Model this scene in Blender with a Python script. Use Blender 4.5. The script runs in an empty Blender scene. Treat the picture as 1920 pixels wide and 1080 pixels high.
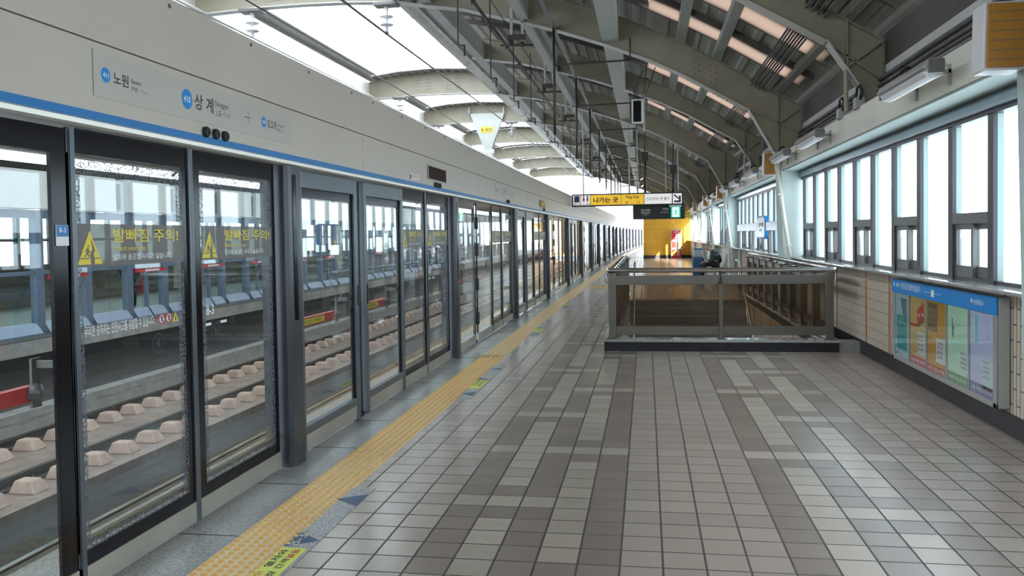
import bpy, bmesh, math, random
from mathutils import Vector, Matrix
random.seed(7)
SC = bpy.context.scene
COL = SC.collection
# ---------------------------------------------------------------- camera
F_PX, YAW, PITCH, ROLL, EYE = 1578.0, -.1587, -.0306, -.0157, 1.5593
fw = Vector((math.sin(YAW) * math.cos(PITCH), math.cos(YAW) * math.cos(PITCH), math.sin(PITCH)))
rt = Vector((math.cos(YAW), -math.sin(YAW), 0))
upv = rt.cross(fw)
r2 = rt * math.cos(ROLL) + upv * math.sin(ROLL)
u2 = upv * math.cos(ROLL) - rt * math.sin(ROLL)
cam = bpy.data.cameras.new('camera')
cam_o = bpy.data.objects.new('camera', cam)
COL.objects.link(cam_o)
cam.sensor_width = 36
cam.lens = 36 * F_PX / 1920
cam.shift_y = -50 / 1920
cam.clip_start, cam.clip_end = .05, 600
cam_o.matrix_world = Matrix(((r2.x, u2.x, -fw.x, 0), (r2.y, u2.y, -fw.y, 0), (r2.z, u2.z, -fw.z, EYE), (0, 0, 0, 1)))
SC.camera = cam_o
# ---------------------------------------------------------------- sky, sun, exposure
W = bpy.data.worlds.new('sky')
SC.world = W
W.use_nodes = True
bgn = W.node_tree.nodes['Background']
bgn.inputs[0].default_value = (.79, .89, 1.0, 1)
bgn.inputs[1].default_value = 3.6
sun = bpy.data.lights.new('sun', 'SUN')
sun.energy = 15
sun.angle = .009
sun.color = (1, .9, .74)
sun_o = bpy.data.objects.new('sun', sun)
COL.objects.link(sun_o)
sun_o.rotation_euler = Vector((-.5, 1.6, -.5)).to_track_quat('-Z', 'Y').to_euler()
SC.view_settings.view_transform = 'Standard'
SC.view_settings.look = 'None'
SC.view_settings.exposure = 1.0
SC.view_settings.gamma = 1
SC.cycles.transparent_max_bounces = 24
SC.cycles.max_bounces = 10
SC.cycles.diffuse_bounces = 6
SC.cycles.sample_clamp_indirect = 12

# ---------------------------------------------------------------- helpers
class MB:
    """collects shapes, links them as one mesh object"""
    def __init__(s):
        s.v, s.f, s.m, s.sm = [], [], [], []
    def add(s, vs, fs, m=0, smooth=False):
        b = len(s.v)
        s.v += [tuple(p) for p in vs]
        for f in fs:
            s.f.append(tuple(b + i for i in f)); s.m.append(m); s.sm.append(smooth)
        return s
    def box(s, x0, x1, y0, y1, z0, z1, m=0):
        if x0 > x1: x0, x1 = x1, x0
        if y0 > y1: y0, y1 = y1, y0
        if z0 > z1: z0, z1 = z1, z0
        vs = [(x, y, z) for z in (z0, z1) for y in (y0, y1) for x in (x0, x1)]
        return s.add(vs, [(0, 2, 3, 1), (4, 5, 7, 6), (0, 1, 5, 4), (2, 6, 7, 3), (0, 4, 6, 2), (1, 3, 7, 5)], m)
    def prism(s, poly, axis, a, b, m=0, smooth=False):
        """poly: 2-D outline; axis 0: (y,z) swept in x, 1: (x,z) swept in y, 2: (x,y) swept in z"""
        def P(u, w, t):
            return (t, u, w) if axis == 0 else ((u, t, w) if axis == 1 else (u, w, t))
        n = len(poly)
        ar = sum(poly[i][0] * poly[(i + 1) % n][1] - poly[(i + 1) % n][0] * poly[i][1] for i in range(n))
        flip = (ar < 0) != (axis == 1)
        vs = [P(u, w, a) for u, w in poly] + [P(u, w, b) for u, w in poly]
        if flip == (b > a):
            caps = [tuple(range(n)), tuple(range(2 * n - 1, n - 1, -1))]
            sd = [(i + n, (i + 1) % n + n, (i + 1) % n, i) for i in range(n)]
        else:
            caps = [tuple(range(n - 1, -1, -1)), tuple(range(n, 2 * n))]
            sd = [(i, (i + 1) % n, (i + 1) % n + n, i + n) for i in range(n)]
        s.add(vs, caps, m)
        b0 = len(s.v) - 2 * n
        for f in sd:
            s.f.append(tuple(b0 + i for i in f)); s.m.append(m); s.sm.append(smooth)
        return s
    def tube(s, path, r, n=8, m=0, cap=True):
        P = [Vector(p) for p in path]
        rs = r if isinstance(r, (list, tuple)) else [r] * len(P)
        ref = None; vs = []
        for i, p in enumerate(P):
            t = (P[min(i + 1, len(P) - 1)] - P[max(i - 1, 0)]).normalized()
            if ref is None:
                ref = Vector((0, 0, 1)) if abs(t.z) < .9 else Vector((1, 0, 0))
            u = (ref - t * ref.dot(t)).normalized(); ref = u
            w = t.cross(u)
            for k in range(n):
                a = 2 * math.pi * k / n
                vs.append(p + (u * math.cos(a) + w * math.sin(a)) * rs[i])
        fs = []
        for i in range(len(P) - 1):
            for k in range(n):
                k2 = (k + 1) % n
                fs.append((i * n + k, i * n + k2, (i + 1) * n + k2, (i + 1) * n + k))
        s.add(vs, fs, m, True)
        if cap:
            b = len(s.v) - len(vs)
            s.f.append(tuple(b + k for k in range(n - 1, -1, -1))); s.m.append(m); s.sm.append(False)
            s.f.append(tuple(b + len(vs) - n + k for k in range(n))); s.m.append(m); s.sm.append(False)
        return s
    def lathe(s, prof, c=(0, 0, 0), axis=2, n=16, m=0):
        """prof: (radius, along) pairs"""
        vs = []
        for r, t in prof:
            for k in range(n):
                a = 2 * math.pi * k / n
                p = (r * math.cos(a), r * math.sin(a), t)
                if axis == 0: p = (t, p[0], p[1])
                elif axis == 1: p = (p[1], t, p[0])
                vs.append((p[0] + c[0], p[1] + c[1], p[2] + c[2]))
        fs = []
        for i in range(len(prof) - 1):
            for k in range(n):
                k2 = (k + 1) % n
                fs.append((i * n + k, i * n + k2, (i + 1) * n + k2, (i + 1) * n + k))
        fs.append(tuple(range(n - 1, -1, -1)))
        fs.append(tuple((len(prof) - 1) * n + k for k in range(n)))
        return s.add(vs, fs, m, True)
    def ball(s, c, r, n=12, m=0):
        rx, ry, rz = r if isinstance(r, tuple) else (r, r, r)
        h = n // 2; vs = [(c[0], c[1], c[2] - rz)]
        for i in range(1, h):
            a = math.pi * i / h - math.pi / 2
            for k in range(n):
                b = 2 * math.pi * k / n
                vs.append((c[0] + rx * math.cos(a) * math.cos(b), c[1] + ry * math.cos(a) * math.sin(b), c[2] + rz * math.sin(a)))
        vs.append((c[0], c[1], c[2] + rz)); fs = []
        for k in range(n):
            k2 = (k + 1) % n
            fs.append((0, 1 + k2, 1 + k))
            for i in range(h - 2):
                fs.append((1 + i * n + k, 1 + i * n + k2, 1 + (i + 1) * n + k2, 1 + (i + 1) * n + k))
            fs.append((1 + (h - 2) * n + k, 1 + (h - 2) * n + k2, len(vs) - 1))
        return s.add(vs, fs, m, True)
    def build(s, name, mats, parent=None, bevel=0):
        me = bpy.data.meshes.new(name)
        me.from_pydata(s.v, [], s.f)
        for mm in (mats if isinstance(mats, (list, tuple)) else [mats]):
            me.materials.append(mm)
        me.polygons.foreach_set('material_index', s.m)
        me.polygons.foreach_set('use_smooth', s.sm)
        me.update()
        if len(s.f) < 6000:
            bm = bmesh.new(); bm.from_mesh(me); bmesh.ops.recalc_face_normals(bm, faces=bm.faces); bm.to_mesh(me); bm.free()
        o = bpy.data.objects.new(name, me)
        COL.objects.link(o)
        if parent: o.parent = parent
        if bevel:
            b = o.modifiers.new('bevel', 'BEVEL'); b.width = bevel; b.segments = 2; b.limit_method = 'ANGLE'
        return o

def tag(o, label, cat, group=None, kind=None):
    if label: o['label'] = label
    if cat: o['category'] = cat
    if group: o['group'] = group
    if kind: o['kind'] = kind
    return o
def thing(name, label, cat, loc=(0, 0, 0), group=None, rotz=0):
    o = bpy.data.objects.new(name, None)
    o.empty_display_size = .1
    COL.objects.link(o)
    o.location = loc; o.rotation_euler = (0, 0, rotz)
    return tag(o, label, cat, group)
def struct(o, label=None):
    o['kind'] = 'structure'
    if label: o['label'] = label
    return o
def copy_tree(o, parent=None):
    c = o.copy(); COL.objects.link(c)
    if parent: c.parent = parent
    for ch in list(o.children): copy_tree(ch, c)
    return c
ORD = ['first', 'second', 'third', 'fourth', 'fifth', 'sixth', 'seventh', 'eighth', 'ninth', 'tenth', 'eleventh', 'twelfth', 'thirteenth',
       'fourteenth', 'fifteenth', 'sixteenth', 'seventeenth', 'eighteenth', 'nineteenth', 'twentieth', 'twenty-first', 'twenty-second',
       'twenty-third', 'twenty-fourth', 'twenty-fifth', 'twenty-sixth', 'twenty-seventh', 'twenty-eighth', 'twenty-ninth', 'thirtieth']
_tc = {}
def text_data(body, bold=0):
    if (body, bold) in _tc: return _tc[(body, bold)]
    c = bpy.data.curves.new('lettering', 'FONT')
    c.body = body; c.size = 1; c.resolution_u = 2
    if bold: c.offset = bold
    o = bpy.data.objects.new('lettering', c)
    COL.objects.link(o)
    me = bpy.data.meshes.new_from_object(o.evaluated_get(bpy.context.evaluated_depsgraph_get()))
    vs = [v.co.copy() for v in me.vertices]; fs = [tuple(p.vertices) for p in me.polygons]
    bpy.data.objects.remove(o); bpy.data.curves.remove(c); bpy.data.meshes.remove(me)
    x0, x1 = min(v.x for v in vs), max(v.x for v in vs); y0, y1 = min(v.y for v in vs), max(v.y for v in vs)
    _tc[(body, bold)] = ([((v.x - x0) / (x1 - x0), (v.y - y0) / max(1e-6, y1 - y0)) for v in vs], fs)
    return _tc[(body, bold)]
def text_into(mb, body, org, xd, yd, w, h, m=0, bold=0):
    """letters squeezed into a w x h box whose lower-left corner is org"""
    vs, fs = text_data(body, bold)
    o, xd, yd = Vector(org), Vector(xd), Vector(yd)
    mb.add([o + xd * (u * w) + yd * (v * h) for u, v in vs], fs, m)
YP, ZP, XP = (0, 1, 0), (0, 0, 1), (1, 0, 0)

# ---------------------------------------------------------------- materials
def nodes(name):
    m = bpy.data.materials.new(name); m.use_nodes = True
    return m, m.node_tree.nodes, m.node_tree.links, m.node_tree.nodes['Principled BSDF']
def mat(name, col, rough=.5, metal=0, var=0, scale=6, bump=0, bscale=60, spec=.5, stretch=(1, 1, 1)):
    m, N, L, P = nodes(name)
    P.inputs['Base Color'].default_value = (*col, 1)
    P.inputs['Roughness'].default_value = rough
    P.inputs['Metallic'].default_value = metal
    P.inputs['Specular IOR Level'].default_value = spec
    if var or bump:
        g = N.new('ShaderNodeNewGeometry')
        mp = N.new('ShaderNodeMapping'); mp.inputs['Scale'].default_value = stretch
        L.new(g.outputs['Position'], mp.inputs[0])
    if var:
        t = N.new('ShaderNodeTexNoise'); t.inputs['Scale'].default_value = scale; t.inputs['Detail'].default_value = 5
        L.new(mp.outputs[0], t.inputs['Vector'])
        r = N.new('ShaderNodeValToRGB')
        r.color_ramp.elements[0].position = .3; r.color_ramp.elements[1].position = .7
        r.color_ramp.elements[0].color = (*[max(0, c * (1 - var)) for c in col], 1)
        r.color_ramp.elements[1].color = (*[min(1, c * (1 + var)) for c in col], 1)
        L.new(t.outputs['Fac'], r.inputs[0]); L.new(r.outputs[0], P.inputs['Base Color'])
        q = N.new('ShaderNodeMapRange'); q.inputs[3].default_value = max(.02, rough - .08); q.inputs[4].default_value = min(1, rough + .08)
        L.new(t.outputs['Fac'], q.inputs[0]); L.new(q.outputs[0], P.inputs['Roughness'])
    if bump:
        t2 = N.new('ShaderNodeTexNoise'); t2.inputs['Scale'].default_value = bscale; t2.inputs['Detail'].default_value = 3
        L.new(mp.outputs[0], t2.inputs['Vector'])
        b = N.new('ShaderNodeBump'); b.inputs['Strength'].default_value = bump; b.inputs['Distance'].default_value = .01
        L.new(t2.outputs['Fac'], b.inputs['Height']); L.new(b.outputs[0], P.inputs['Normal'])
    return m
def glass(name, tint, base=.05, rough=.01):
    m, N, L, P = nodes(name)
    N.remove(P); out = N['Material Output']
    tr = N.new('ShaderNodeBsdfTransparent'); tr.inputs[0].default_value = (*tint, 1)
    gl = N.new('ShaderNodeBsdfGlossy'); gl.inputs[0].default_value = (.95, .97, 1, 1); gl.inputs['Roughness'].default_value = rough
    lw = N.new('ShaderNodeLayerWeight'); lw.inputs[0].default_value = .5
    pw = N.new('ShaderNodeMath'); pw.operation = 'POWER'; pw.inputs[1].default_value = 4.5
    ma = N.new('ShaderNodeMath'); ma.operation = 'MULTIPLY_ADD'; ma.inputs[1].default_value = 1 - base; ma.inputs[2].default_value = base
    mx = N.new('ShaderNodeMixShader')
    L.new(lw.outputs['Facing'], pw.inputs[0]); L.new(pw.outputs[0], ma.inputs[0]); L.new(ma.outputs[0], mx.inputs[0])
    L.new(tr.outputs[0], mx.inputs[1]); L.new(gl.outputs[0], mx.inputs[2]); L.new(mx.outputs[0], out.inputs[0])
    return m
def frosted(name, col, pattern):
    """a printed lace film on glass: dark grey curls, clear between"""
    m, N, L, P = nodes(name)
    P.inputs['Base Color'].default_value = (*col, 1); P.inputs['Roughness'].default_value = .5
    out = N['Material Output']
    g = N.new('ShaderNodeNewGeometry')
    v = N.new('ShaderNodeTexVoronoi'); v.feature = 'DISTANCE_TO_EDGE'; v.inputs['Scale'].default_value = pattern
    L.new(g.outputs['Position'], v.inputs['Vector'])
    c = N.new('ShaderNodeMath'); c.operation = 'LESS_THAN'; c.inputs[1].default_value = .09
    L.new(v.outputs['Distance'], c.inputs[0])
    f = N.new('ShaderNodeMath'); f.operation = 'MULTIPLY_ADD'; f.inputs[1].default_value = .7; f.inputs[2].default_value = .25
    L.new(c.outputs[0], f.inputs[0])
    tr = N.new('ShaderNodeBsdfTransparent'); mx = N.new('ShaderNodeMixShader')
    L.new(f.outputs[0], mx.inputs[0]); L.new(tr.outputs[0], mx.inputs[1]); L.new(P.outputs[0], mx.inputs[2]); L.new(mx.outputs[0], out.inputs[0])
    return m
def film(name, col, alpha, rough=.5):
    m, N, L, P = nodes(name)
    P.inputs['Base Color'].default_value = (*col, 1); P.inputs['Roughness'].default_value = rough; P.inputs['Alpha'].default_value = alpha
    return m
T0X, T0Y, TS = -.1396, 3.935, .2
def grid_mask(N, L, sx, sy, px, py, w):
    """1 on the joints of a px x py grid through (sx, sy) in world x, y"""
    g = N.new('ShaderNodeNewGeometry'); sp = N.new('ShaderNodeSeparateXYZ'); L.new(g.outputs['Position'], sp.inputs[0])
    res = []
    for k, (s, p) in enumerate(((sx, px), (sy, py))):
        a = N.new('ShaderNodeMath'); a.operation = 'SUBTRACT'; a.inputs[1].default_value = s; L.new(sp.outputs[k], a.inputs[0])
        b = N.new('ShaderNodeMath'); b.operation = 'PINGPONG'; b.inputs[1].default_value = p / 2; L.new(a.outputs[0], b.inputs[0])
        c = N.new('ShaderNodeMath'); c.operation = 'LESS_THAN'; c.inputs[1].default_value = w / 2; L.new(b.outputs[0], c.inputs[0])
        res.append(c)
    mx = N.new('ShaderNodeMath'); mx.operation = 'MAXIMUM'; L.new(res[0].outputs[0], mx.inputs[0]); L.new(res[1].outputs[0], mx.inputs[1])
    return g, sp, mx
def tile_mat(name, col, rough=.2, joint=(.075, .068, .06), sx=T0X, sy=T0Y, p=TS, w=.011, var=.12, spec=.8):
    m, N, L, P = nodes(name)
    g, sp, mk = grid_mask(N, L, sx, sy, p, p, w)
    sn = N.new('ShaderNodeVectorMath'); sn.operation = 'SNAP'; sn.inputs[1].default_value = (p, p, 1)
    of = N.new('ShaderNodeVectorMath'); of.operation = 'SUBTRACT'; of.inputs[1].default_value = (sx, sy, 0)
    L.new(g.outputs['Position'], of.inputs[0]); L.new(of.outputs[0], sn.inputs[0])
    wn = N.new('ShaderNodeTexWhiteNoise'); wn.noise_dimensions = '2D'; L.new(sn.outputs[0], wn.inputs['Vector'])
    nz = N.new('ShaderNodeTexNoise'); nz.inputs['Scale'].default_value = 90; nz.inputs['Detail'].default_value = 4; L.new(g.outputs['Position'], nz.inputs['Vector'])
    n2 = N.new('ShaderNodeTexNoise'); n2.inputs['Scale'].default_value = 1.3; n2.inputs['Detail'].default_value = 5; L.new(g.outputs['Position'], n2.inputs['Vector'])
    a = N.new('ShaderNodeMath'); a.operation = 'ADD'; L.new(wn.outputs['Value'], a.inputs[0]); L.new(nz.outputs['Fac'], a.inputs[1])
    a2 = N.new('ShaderNodeMath'); a2.operation = 'ADD'; L.new(a.outputs[0], a2.inputs[0]); L.new(n2.outputs['Fac'], a2.inputs[1])
    mr = N.new('ShaderNodeMapRange'); mr.inputs[1].default_value = .6; mr.inputs[2].default_value = 2.4
    mr.inputs[3].default_value = 1 - var; mr.inputs[4].default_value = 1 + var; L.new(a2.outputs[0], mr.inputs[0])
    vm = N.new('ShaderNodeVectorMath'); vm.operation = 'SCALE'; vm.inputs[0].default_value = col; L.new(mr.outputs[0], vm.inputs['Scale'])
    mx = N.new('ShaderNodeMix'); mx.data_type = 'RGBA'; L.new(mk.outputs[0], mx.inputs[0])
    L.new(vm.outputs[0], mx.inputs[6]); mx.inputs[7].default_value = (*joint, 1)
    L.new(mx.outputs[2], P.inputs['Base Color'])
    rr = N.new('ShaderNodeMath'); rr.operation = 'MULTIPLY_ADD'; rr.inputs[1].default_value = .4; rr.inputs[2].default_value = rough
    L.new(mk.outputs[0], rr.inputs[0])
    r3 = N.new('ShaderNodeMath'); r3.operation = 'MULTIPLY_ADD'; r3.inputs[1].default_value = .1; L.new(n2.outputs['Fac'], r3.inputs[0]); L.new(rr.outputs[0], r3.inputs[2])
    L.new(r3.outputs[0], P.inputs['Roughness'])
    P.inputs['Specular IOR Level'].default_value = spec
    iv = N.new('ShaderNodeMath'); iv.operation = 'SUBTRACT'; iv.inputs[0].default_value = 1; L.new(mk.outputs[0], iv.inputs[1])
    ad = N.new('ShaderNodeMath'); ad.operation = 'MULTIPLY_ADD'; ad.inputs[1].default_value = .06; ad.inputs[0].default_value = 0; L.new(iv.outputs[0], ad.inputs[2])
    b = N.new('ShaderNodeBump'); b.inputs['Strength'].default_value = .2; b.inputs['Distance'].default_value = .003
    L.new(ad.outputs[0], b.inputs['Height']); L.new(b.outputs[0], P.inputs['Normal'])
    return m
def brick_mat(name, c1, c2, joint, w, h, mode, rough=.4, mortar=.006, off=.5):
    """tiles on a wall: mode 'yz' upright tiles on a wall facing x, 'xz' courses on a wall facing y"""
    m, N, L, P = nodes(name)
    g = N.new('ShaderNodeNewGeometry'); sp = N.new('ShaderNodeSeparateXYZ'); L.new(g.outputs['Position'], sp.inputs[0])
    cb = N.new('ShaderNodeCombineXYZ')
    if mode == 'yz': L.new(sp.outputs[2], cb.inputs[0]); L.new(sp.outputs[1], cb.inputs[1])
    else: L.new(sp.outputs[0], cb.inputs[0]); L.new(sp.outputs[2], cb.inputs[1])
    b = N.new('ShaderNodeTexBrick'); L.new(cb.outputs[0], b.inputs['Vector'])
    b.offset = off
    b.inputs['Color1'].default_value = (*c1, 1); b.inputs['Color2'].default_value = (*c2, 1); b.inputs['Mortar'].default_value = (*joint, 1)
    b.inputs['Scale'].default_value = 1; b.inputs['Mortar Size'].default_value = mortar; b.inputs['Mortar Smooth'].default_value = .1
    b.inputs['Brick Width'].default_value = w; b.inputs['Row Height'].default_value = h; b.inputs['Bias'].default_value = 0
    L.new(b.outputs['Color'], P.inputs['Base Color']); P.inputs['Roughness'].default_value = rough
    bp = N.new('ShaderNodeBump'); bp.invert = True; bp.inputs['Strength'].default_value = .4; bp.inputs['Distance'].default_value = .004
    L.new(b.outputs['Fac'], bp.inputs['Height']); L.new(bp.outputs[0], P.inputs['Normal'])
    return m
def granite(name, base, speck, rough=.25, scale=160):
    m, N, L, P = nodes(name)
    g = N.new('ShaderNodeNewGeometry')
    v = N.new('ShaderNodeTexVoronoi'); v.inputs['Scale'].default_value = scale; L.new(g.outputs['Position'], v.inputs['Vector'])
    n = N.new('ShaderNodeTexNoise'); n.inputs['Scale'].default_value = 3; n.inputs['Detail'].default_value = 6; L.new(g.outputs['Position'], n.inputs['Vector'])
    s = N.new('ShaderNodeSeparateColor'); L.new(v.outputs['Color'], s.inputs[0])
    r = N.new('ShaderNodeValToRGB'); L.new(s.outputs[0], r.inputs[0])
    r.color_ramp.elements[0].position = .1; r.color_ramp.elements[0].color = (*speck, 1)
    r.color_ramp.elements[1].position = .75; r.color_ramp.elements[1].color = (*base, 1)
    k = N.new('ShaderNodeMapRange'); k.inputs[3].default_value = .75; k.inputs[4].default_value = 1.2; L.new(n.outputs['Fac'], k.inputs[0])
    vm = N.new('ShaderNodeVectorMath'); vm.operation = 'SCALE'; L.new(r.outputs[0], vm.inputs[0]); L.new(k.outputs[0], vm.inputs['Scale'])
    L.new(vm.outputs[0], P.inputs['Base Color']); P.inputs['Roughness'].default_value = rough
    return m
def translucent(name, col, rough=.4):
    m, N, L, P = nodes(name)
    t = N.new('ShaderNodeBsdfTranslucent'); t.inputs[0].default_value = (*col, 1)
    mx = N.new('ShaderNodeMixShader'); mx.inputs[0].default_value = .9
    P.inputs['Base Color'].default_value = (*col, 1); P.inputs['Roughness'].default_value = rough
    L.new(P.outputs[0], mx.inputs[1]); L.new(t.outputs[0], mx.inputs[2]); L.new(mx.outputs[0], N['Material Output'].inputs[0])
    return m
def glow(name, col, s):
    m, N, L, P = nodes(name)
    P.inputs['Base Color'].default_value = (*col, 1); P.inputs['Emission Color'].default_value = (*col, 1); P.inputs['Emission Strength'].default_value = s
    return m

K = {}
K['tile'] = tile_mat('floor tile mid', (.44, .365, .315))
K['tile_light'] = tile_mat('floor tile light', (.50, .42, .35))
K['tile_dark'] = tile_mat('floor tile dark', (.31, .245, .205))
K['granite'] = granite('granite slab', (.36, .35, .34), (.14, .135, .135), .28)
K['granite_strip'] = granite('granite speckled', (.5, .48, .47), (.12, .12, .13), .35, 220)
K['granite_sill'] = granite('granite sill', (.50, .48, .46), (.26, .25, .24), .07, 150)
K['black_stone'] = mat('black stone', (.016, .015, .02), .35, var=.4, scale=9)
K['tactile'] = mat('tactile beige', (.66, .50, .30), .42, var=.05, scale=4)
K['stud'] = mat('tactile stud amber', (.66, .37, .09), .35)
K['wall_tile'] = brick_mat('cream wall tile', (.62, .52, .42), (.56, .47, .37), (.10, .08, .06), .24, .062, 'yz')
K['orange_tile'] = mat('orange tile', (.46, .15, .045), .35, var=.2, scale=12)
K['yellow_tile'] = brick_mat('yellow wall tile', (.76, .39, .03), (.70, .34, .025), (.40, .21, .03), .3, .3, 'xz', .3, .006)
K['white_wall'] = mat('painted wall white', (.60, .60, .58), .6, var=.05, scale=2)
K['mint'] = mat('painted wall pale mint', (.50, .585, .565), .55, var=.06, scale=2.5)
K['trough'] = mat('painted trough cream', (.72, .68, .58), .5, var=.12, scale=1.6, stretch=(1, .6, 2))
K['steel_green'] = mat('painted steel grey green', (.265, .24, .17), .5, var=.1, scale=3)
K['steel_pale'] = mat('painted steel pale', (.40, .41, .38), .5, var=.06, scale=3)
K['steel_white'] = mat('painted steel whitish', (.50, .48, .44), .5, var=.06, scale=4)
K['soffit'] = mat('painted soffit', (.33, .385, .36), .6, var=.06)
K['purlin'] = mat('dark purlin', (.095, .08, .07), .6, var=.2, scale=5)
K['deck'] = mat('roof deck grey', (.31, .295, .255), .55, var=.12, scale=3)
K['frp'] = translucent('translucent roof sheet', (.40, .325, .275))
K['pipe_grey'] = mat('conduit grey', (.13, .12, .115), .45, metal=.3, var=.2)
K['pipe_dark'] = mat('rod dark', (.05, .042, .04), .5, metal=.4)
K['gutter'] = mat('gutter cream', (.43, .40, .33), .35, var=.15, scale=4)
K['stainless'] = mat('stainless', (.21, .19, .165), .36, metal=.9)
K['chrome'] = mat('polished tube', (.62, .60, .58), .16, metal=1)
K['kick'] = mat('brushed kick plate', (.56, .53, .46), .38, metal=.85, var=.12, scale=2)
K['psd_dark'] = mat('screen door column', (.038, .042, .05), .32, metal=.1, var=.1)
K['psd_frame'] = mat('screen door frame', (.115, .128, .145), .35, metal=.5, var=.08)
K['black'] = mat('black border', (.009, .0075, .010), .16, spec=.18)
K['rubber'] = mat('black rubber', (.02, .02, .022), .6)
K['cream'] = mat('header cream', (.52, .455, .39), .42, var=.03, scale=1.5, bump=.03, bscale=300)
K['cream2'] = mat('sign plate', (.475, .44, .385), .4)
K['lip'] = mat('header lip', (.66, .62, .55), .3, metal=.3)
K['blue'] = mat('line blue', (.005, .155, .42), .4)
K['blue_bright'] = mat('bright blue', (.008, .22, .58), .4)
K['ink'] = mat('black ink', (.02, .018, .018), .5)
K['ink_grey'] = mat('grey ink', (.12, .11, .10), .5)
K['white'] = mat('white paint', (.75, .75, .74), .45)
K['red'] = mat('red paint', (.52, .02, .025), .4)
K['yellow'] = mat('warning yellow', (.72, .56, .03), .45)
K['lime'] = mat('floor sticker lime', (.62, .66, .10), .45, var=.08, scale=40)
K['navy'] = mat('floor navy', (.03, .075, .16), .4, var=.15, scale=30)
K['sticker'] = film('grey door film', (.14, .127, .118), .95, .5)
K['glass'] = glass('platform door glass', (.86, .89, .87), .026)
K['glass_clear'] = glass('window glass', (.93, .98, .97), .04)
K['smoked'] = glass('smoked balustrade glass', (.66, .57, .47), .03)
K['lace'] = frosted('lace film', (.10, .11, .13), 42)
K['green_edge'] = mat('glass edge teal', (.09, .22, .20), .25)
K['reveal'] = mat('window reveal teal', (.33, .43, .42), .5)
K['alu_dark'] = mat('window aluminium', (.075, .07, .078), .4, metal=.5)
K['alu'] = mat('sash aluminium', (.17, .165, .16), .4, metal=.4)
K['alu_blue'] = mat('lintel aluminium', (.42, .47, .55), .22, metal=.8)
K['concrete'] = mat('concrete', (.30, .285, .27), .8, var=.2, scale=4, bump=.1)
K['concrete_pink'] = mat('sleeper concrete', (.45, .315, .25), .8, var=.16, scale=9, bump=.15)
K['bed'] = mat('track bed', (.23, .168, .135), .85, var=.25, scale=5, bump=.2)
K['rail'] = mat('rail rust', (.05, .036, .03), .55, metal=.5, var=.2)
K['rail_top'] = mat('rail head', (.5, .48, .46), .2, metal=1)
K['dark_concrete'] = mat('dark concrete', (.014, .012, .012), .8, var=.3, scale=3)  # one even, nearly black tone for track way and platform walls
K['far_blue'] = mat('far door blue grey', (.14, .18, .26), .4, metal=.2, var=.05)
K['far_white'] = mat('far header white', (.80, .80, .79), .45, var=.02)
K['cement'] = mat('lamp grey', (.42, .42, .41), .3, metal=.4)
K['orange'] = mat('speaker orange', (.34, .145, .008), .45, var=.06)
K['speaker_white'] = mat('speaker body', (.62, .60, .60), .4)
# ================================================================ the setting
YA, YB = -14.0, 130.0
def bend(y):
    d = max(0, y - 17)
    return .0075 * d + (.0006 * (y - 55) ** 2 if y > 55 else 0)
def slope(y):
    return (.0075 if y > 17 else 0) + (.0012 * (y - 55) if y > 55 else 0)
PX = -2.47
WX = 2.69
# ---- tiled floor: one quad per tile, the stair well left open
ST_X0, ST_X1, ST_Y0, ST_Y1 = -.4, 2.22, 11.45, 19.9
def tile_kind(c, r):
    c = 3 - c if c > 1 else c
    p = (r + 120) % 12
    if c == -1: return 1 if p == 10 else 2
    if c == -2: return 2 if p in (9, 11) else 1
    if c == -3: return (1 if p in (4, 10) else 2)
    if c == -4: return 2 if p in (3, 5) else 1
    if c == -5: return 2 if p not in (4, 10) else 0
    return 0
fl = MB()
xs = sorted(set([round(T0X + TS * i, 4) for i in range(-7, 15)] + [-1.68, 2.75, ST_X0, ST_X1]))
xs = [x for x in xs if -1.681 <= x <= 2.751]
ys = sorted(set([round(T0Y + TS * i, 4) for i in range(-26, 260)] + [ST_Y0, ST_Y1]))
for j in range(len(ys) - 1):
    for i in range(len(xs) - 1):
        xm, ym = (xs[i] + xs[i + 1]) / 2, (ys[j] + ys[j + 1]) / 2
        if ST_X0 < xm < ST_X1 and ST_Y0 < ym < ST_Y1: continue
        k = tile_kind(math.floor((xm - T0X) / TS), math.floor((ym - T0Y) / TS))
        a, b, c, d = xs[i], xs[i + 1], ys[j], ys[j + 1]
        fl.add([(a, c, 0), (b, c, 0), (b, d, 0), (a, d, 0)], [(0, 1, 2, 3)], k)
fl.add([(-1.68, YA, 0), (2.75, YA, 0), (2.75, ys[0], 0), (-1.68, ys[0], 0)], [(0, 1, 2, 3)], 0)
# beyond the bend and along the curved edge
for j in range(0, 26):
    y0, y1 = 56 + j * 3, 59 + j * 3
    fl.add([(2.75, y0, -.001), (2.75, y1, -.001), (-1.68 + bend(y1), y1, -.001), (-1.68 + bend(y0), y0, -.001)], [(0, 1, 2, 3)], 0)
    fl.add([(2.75, y0, -.001), (9 , y0, -.001), (9, y1, -.001), (2.75, y1, -.001)], [(0, 1, 2, 3)], 0)
for j in range(0, 20):
    y0, y1 = 17 + j * 2, 19 + j * 2
    fl.add([(-1.62, y0, -.002), (-1.62, y1, -.002), (-1.69 + bend(y1), y1, -.002), (-1.69 + bend(y0), y0, -.002)], [(0, 1, 2, 3)], 0)
struct(fl.build('floor', [K['tile'], K['tile_light'], K['tile_dark']]), 'grey beige tiled platform floor with darker tile bands')
m = MB()
for a in ((-1.8, 2.75, YA, ST_Y0 - .21), (-1.8, ST_X0 - .13, ST_Y0 - .21, 20.12), (ST_X1 + .13, 2.75, ST_Y0 - .21, 20.12), (-1.8, 2.75, 20.12, 60)): m.box(*a, -.4, -.012)
m.box(ST_X0 + .002, ST_X1 - .002, 19.925, 20.12, -.4, -.004)
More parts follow.
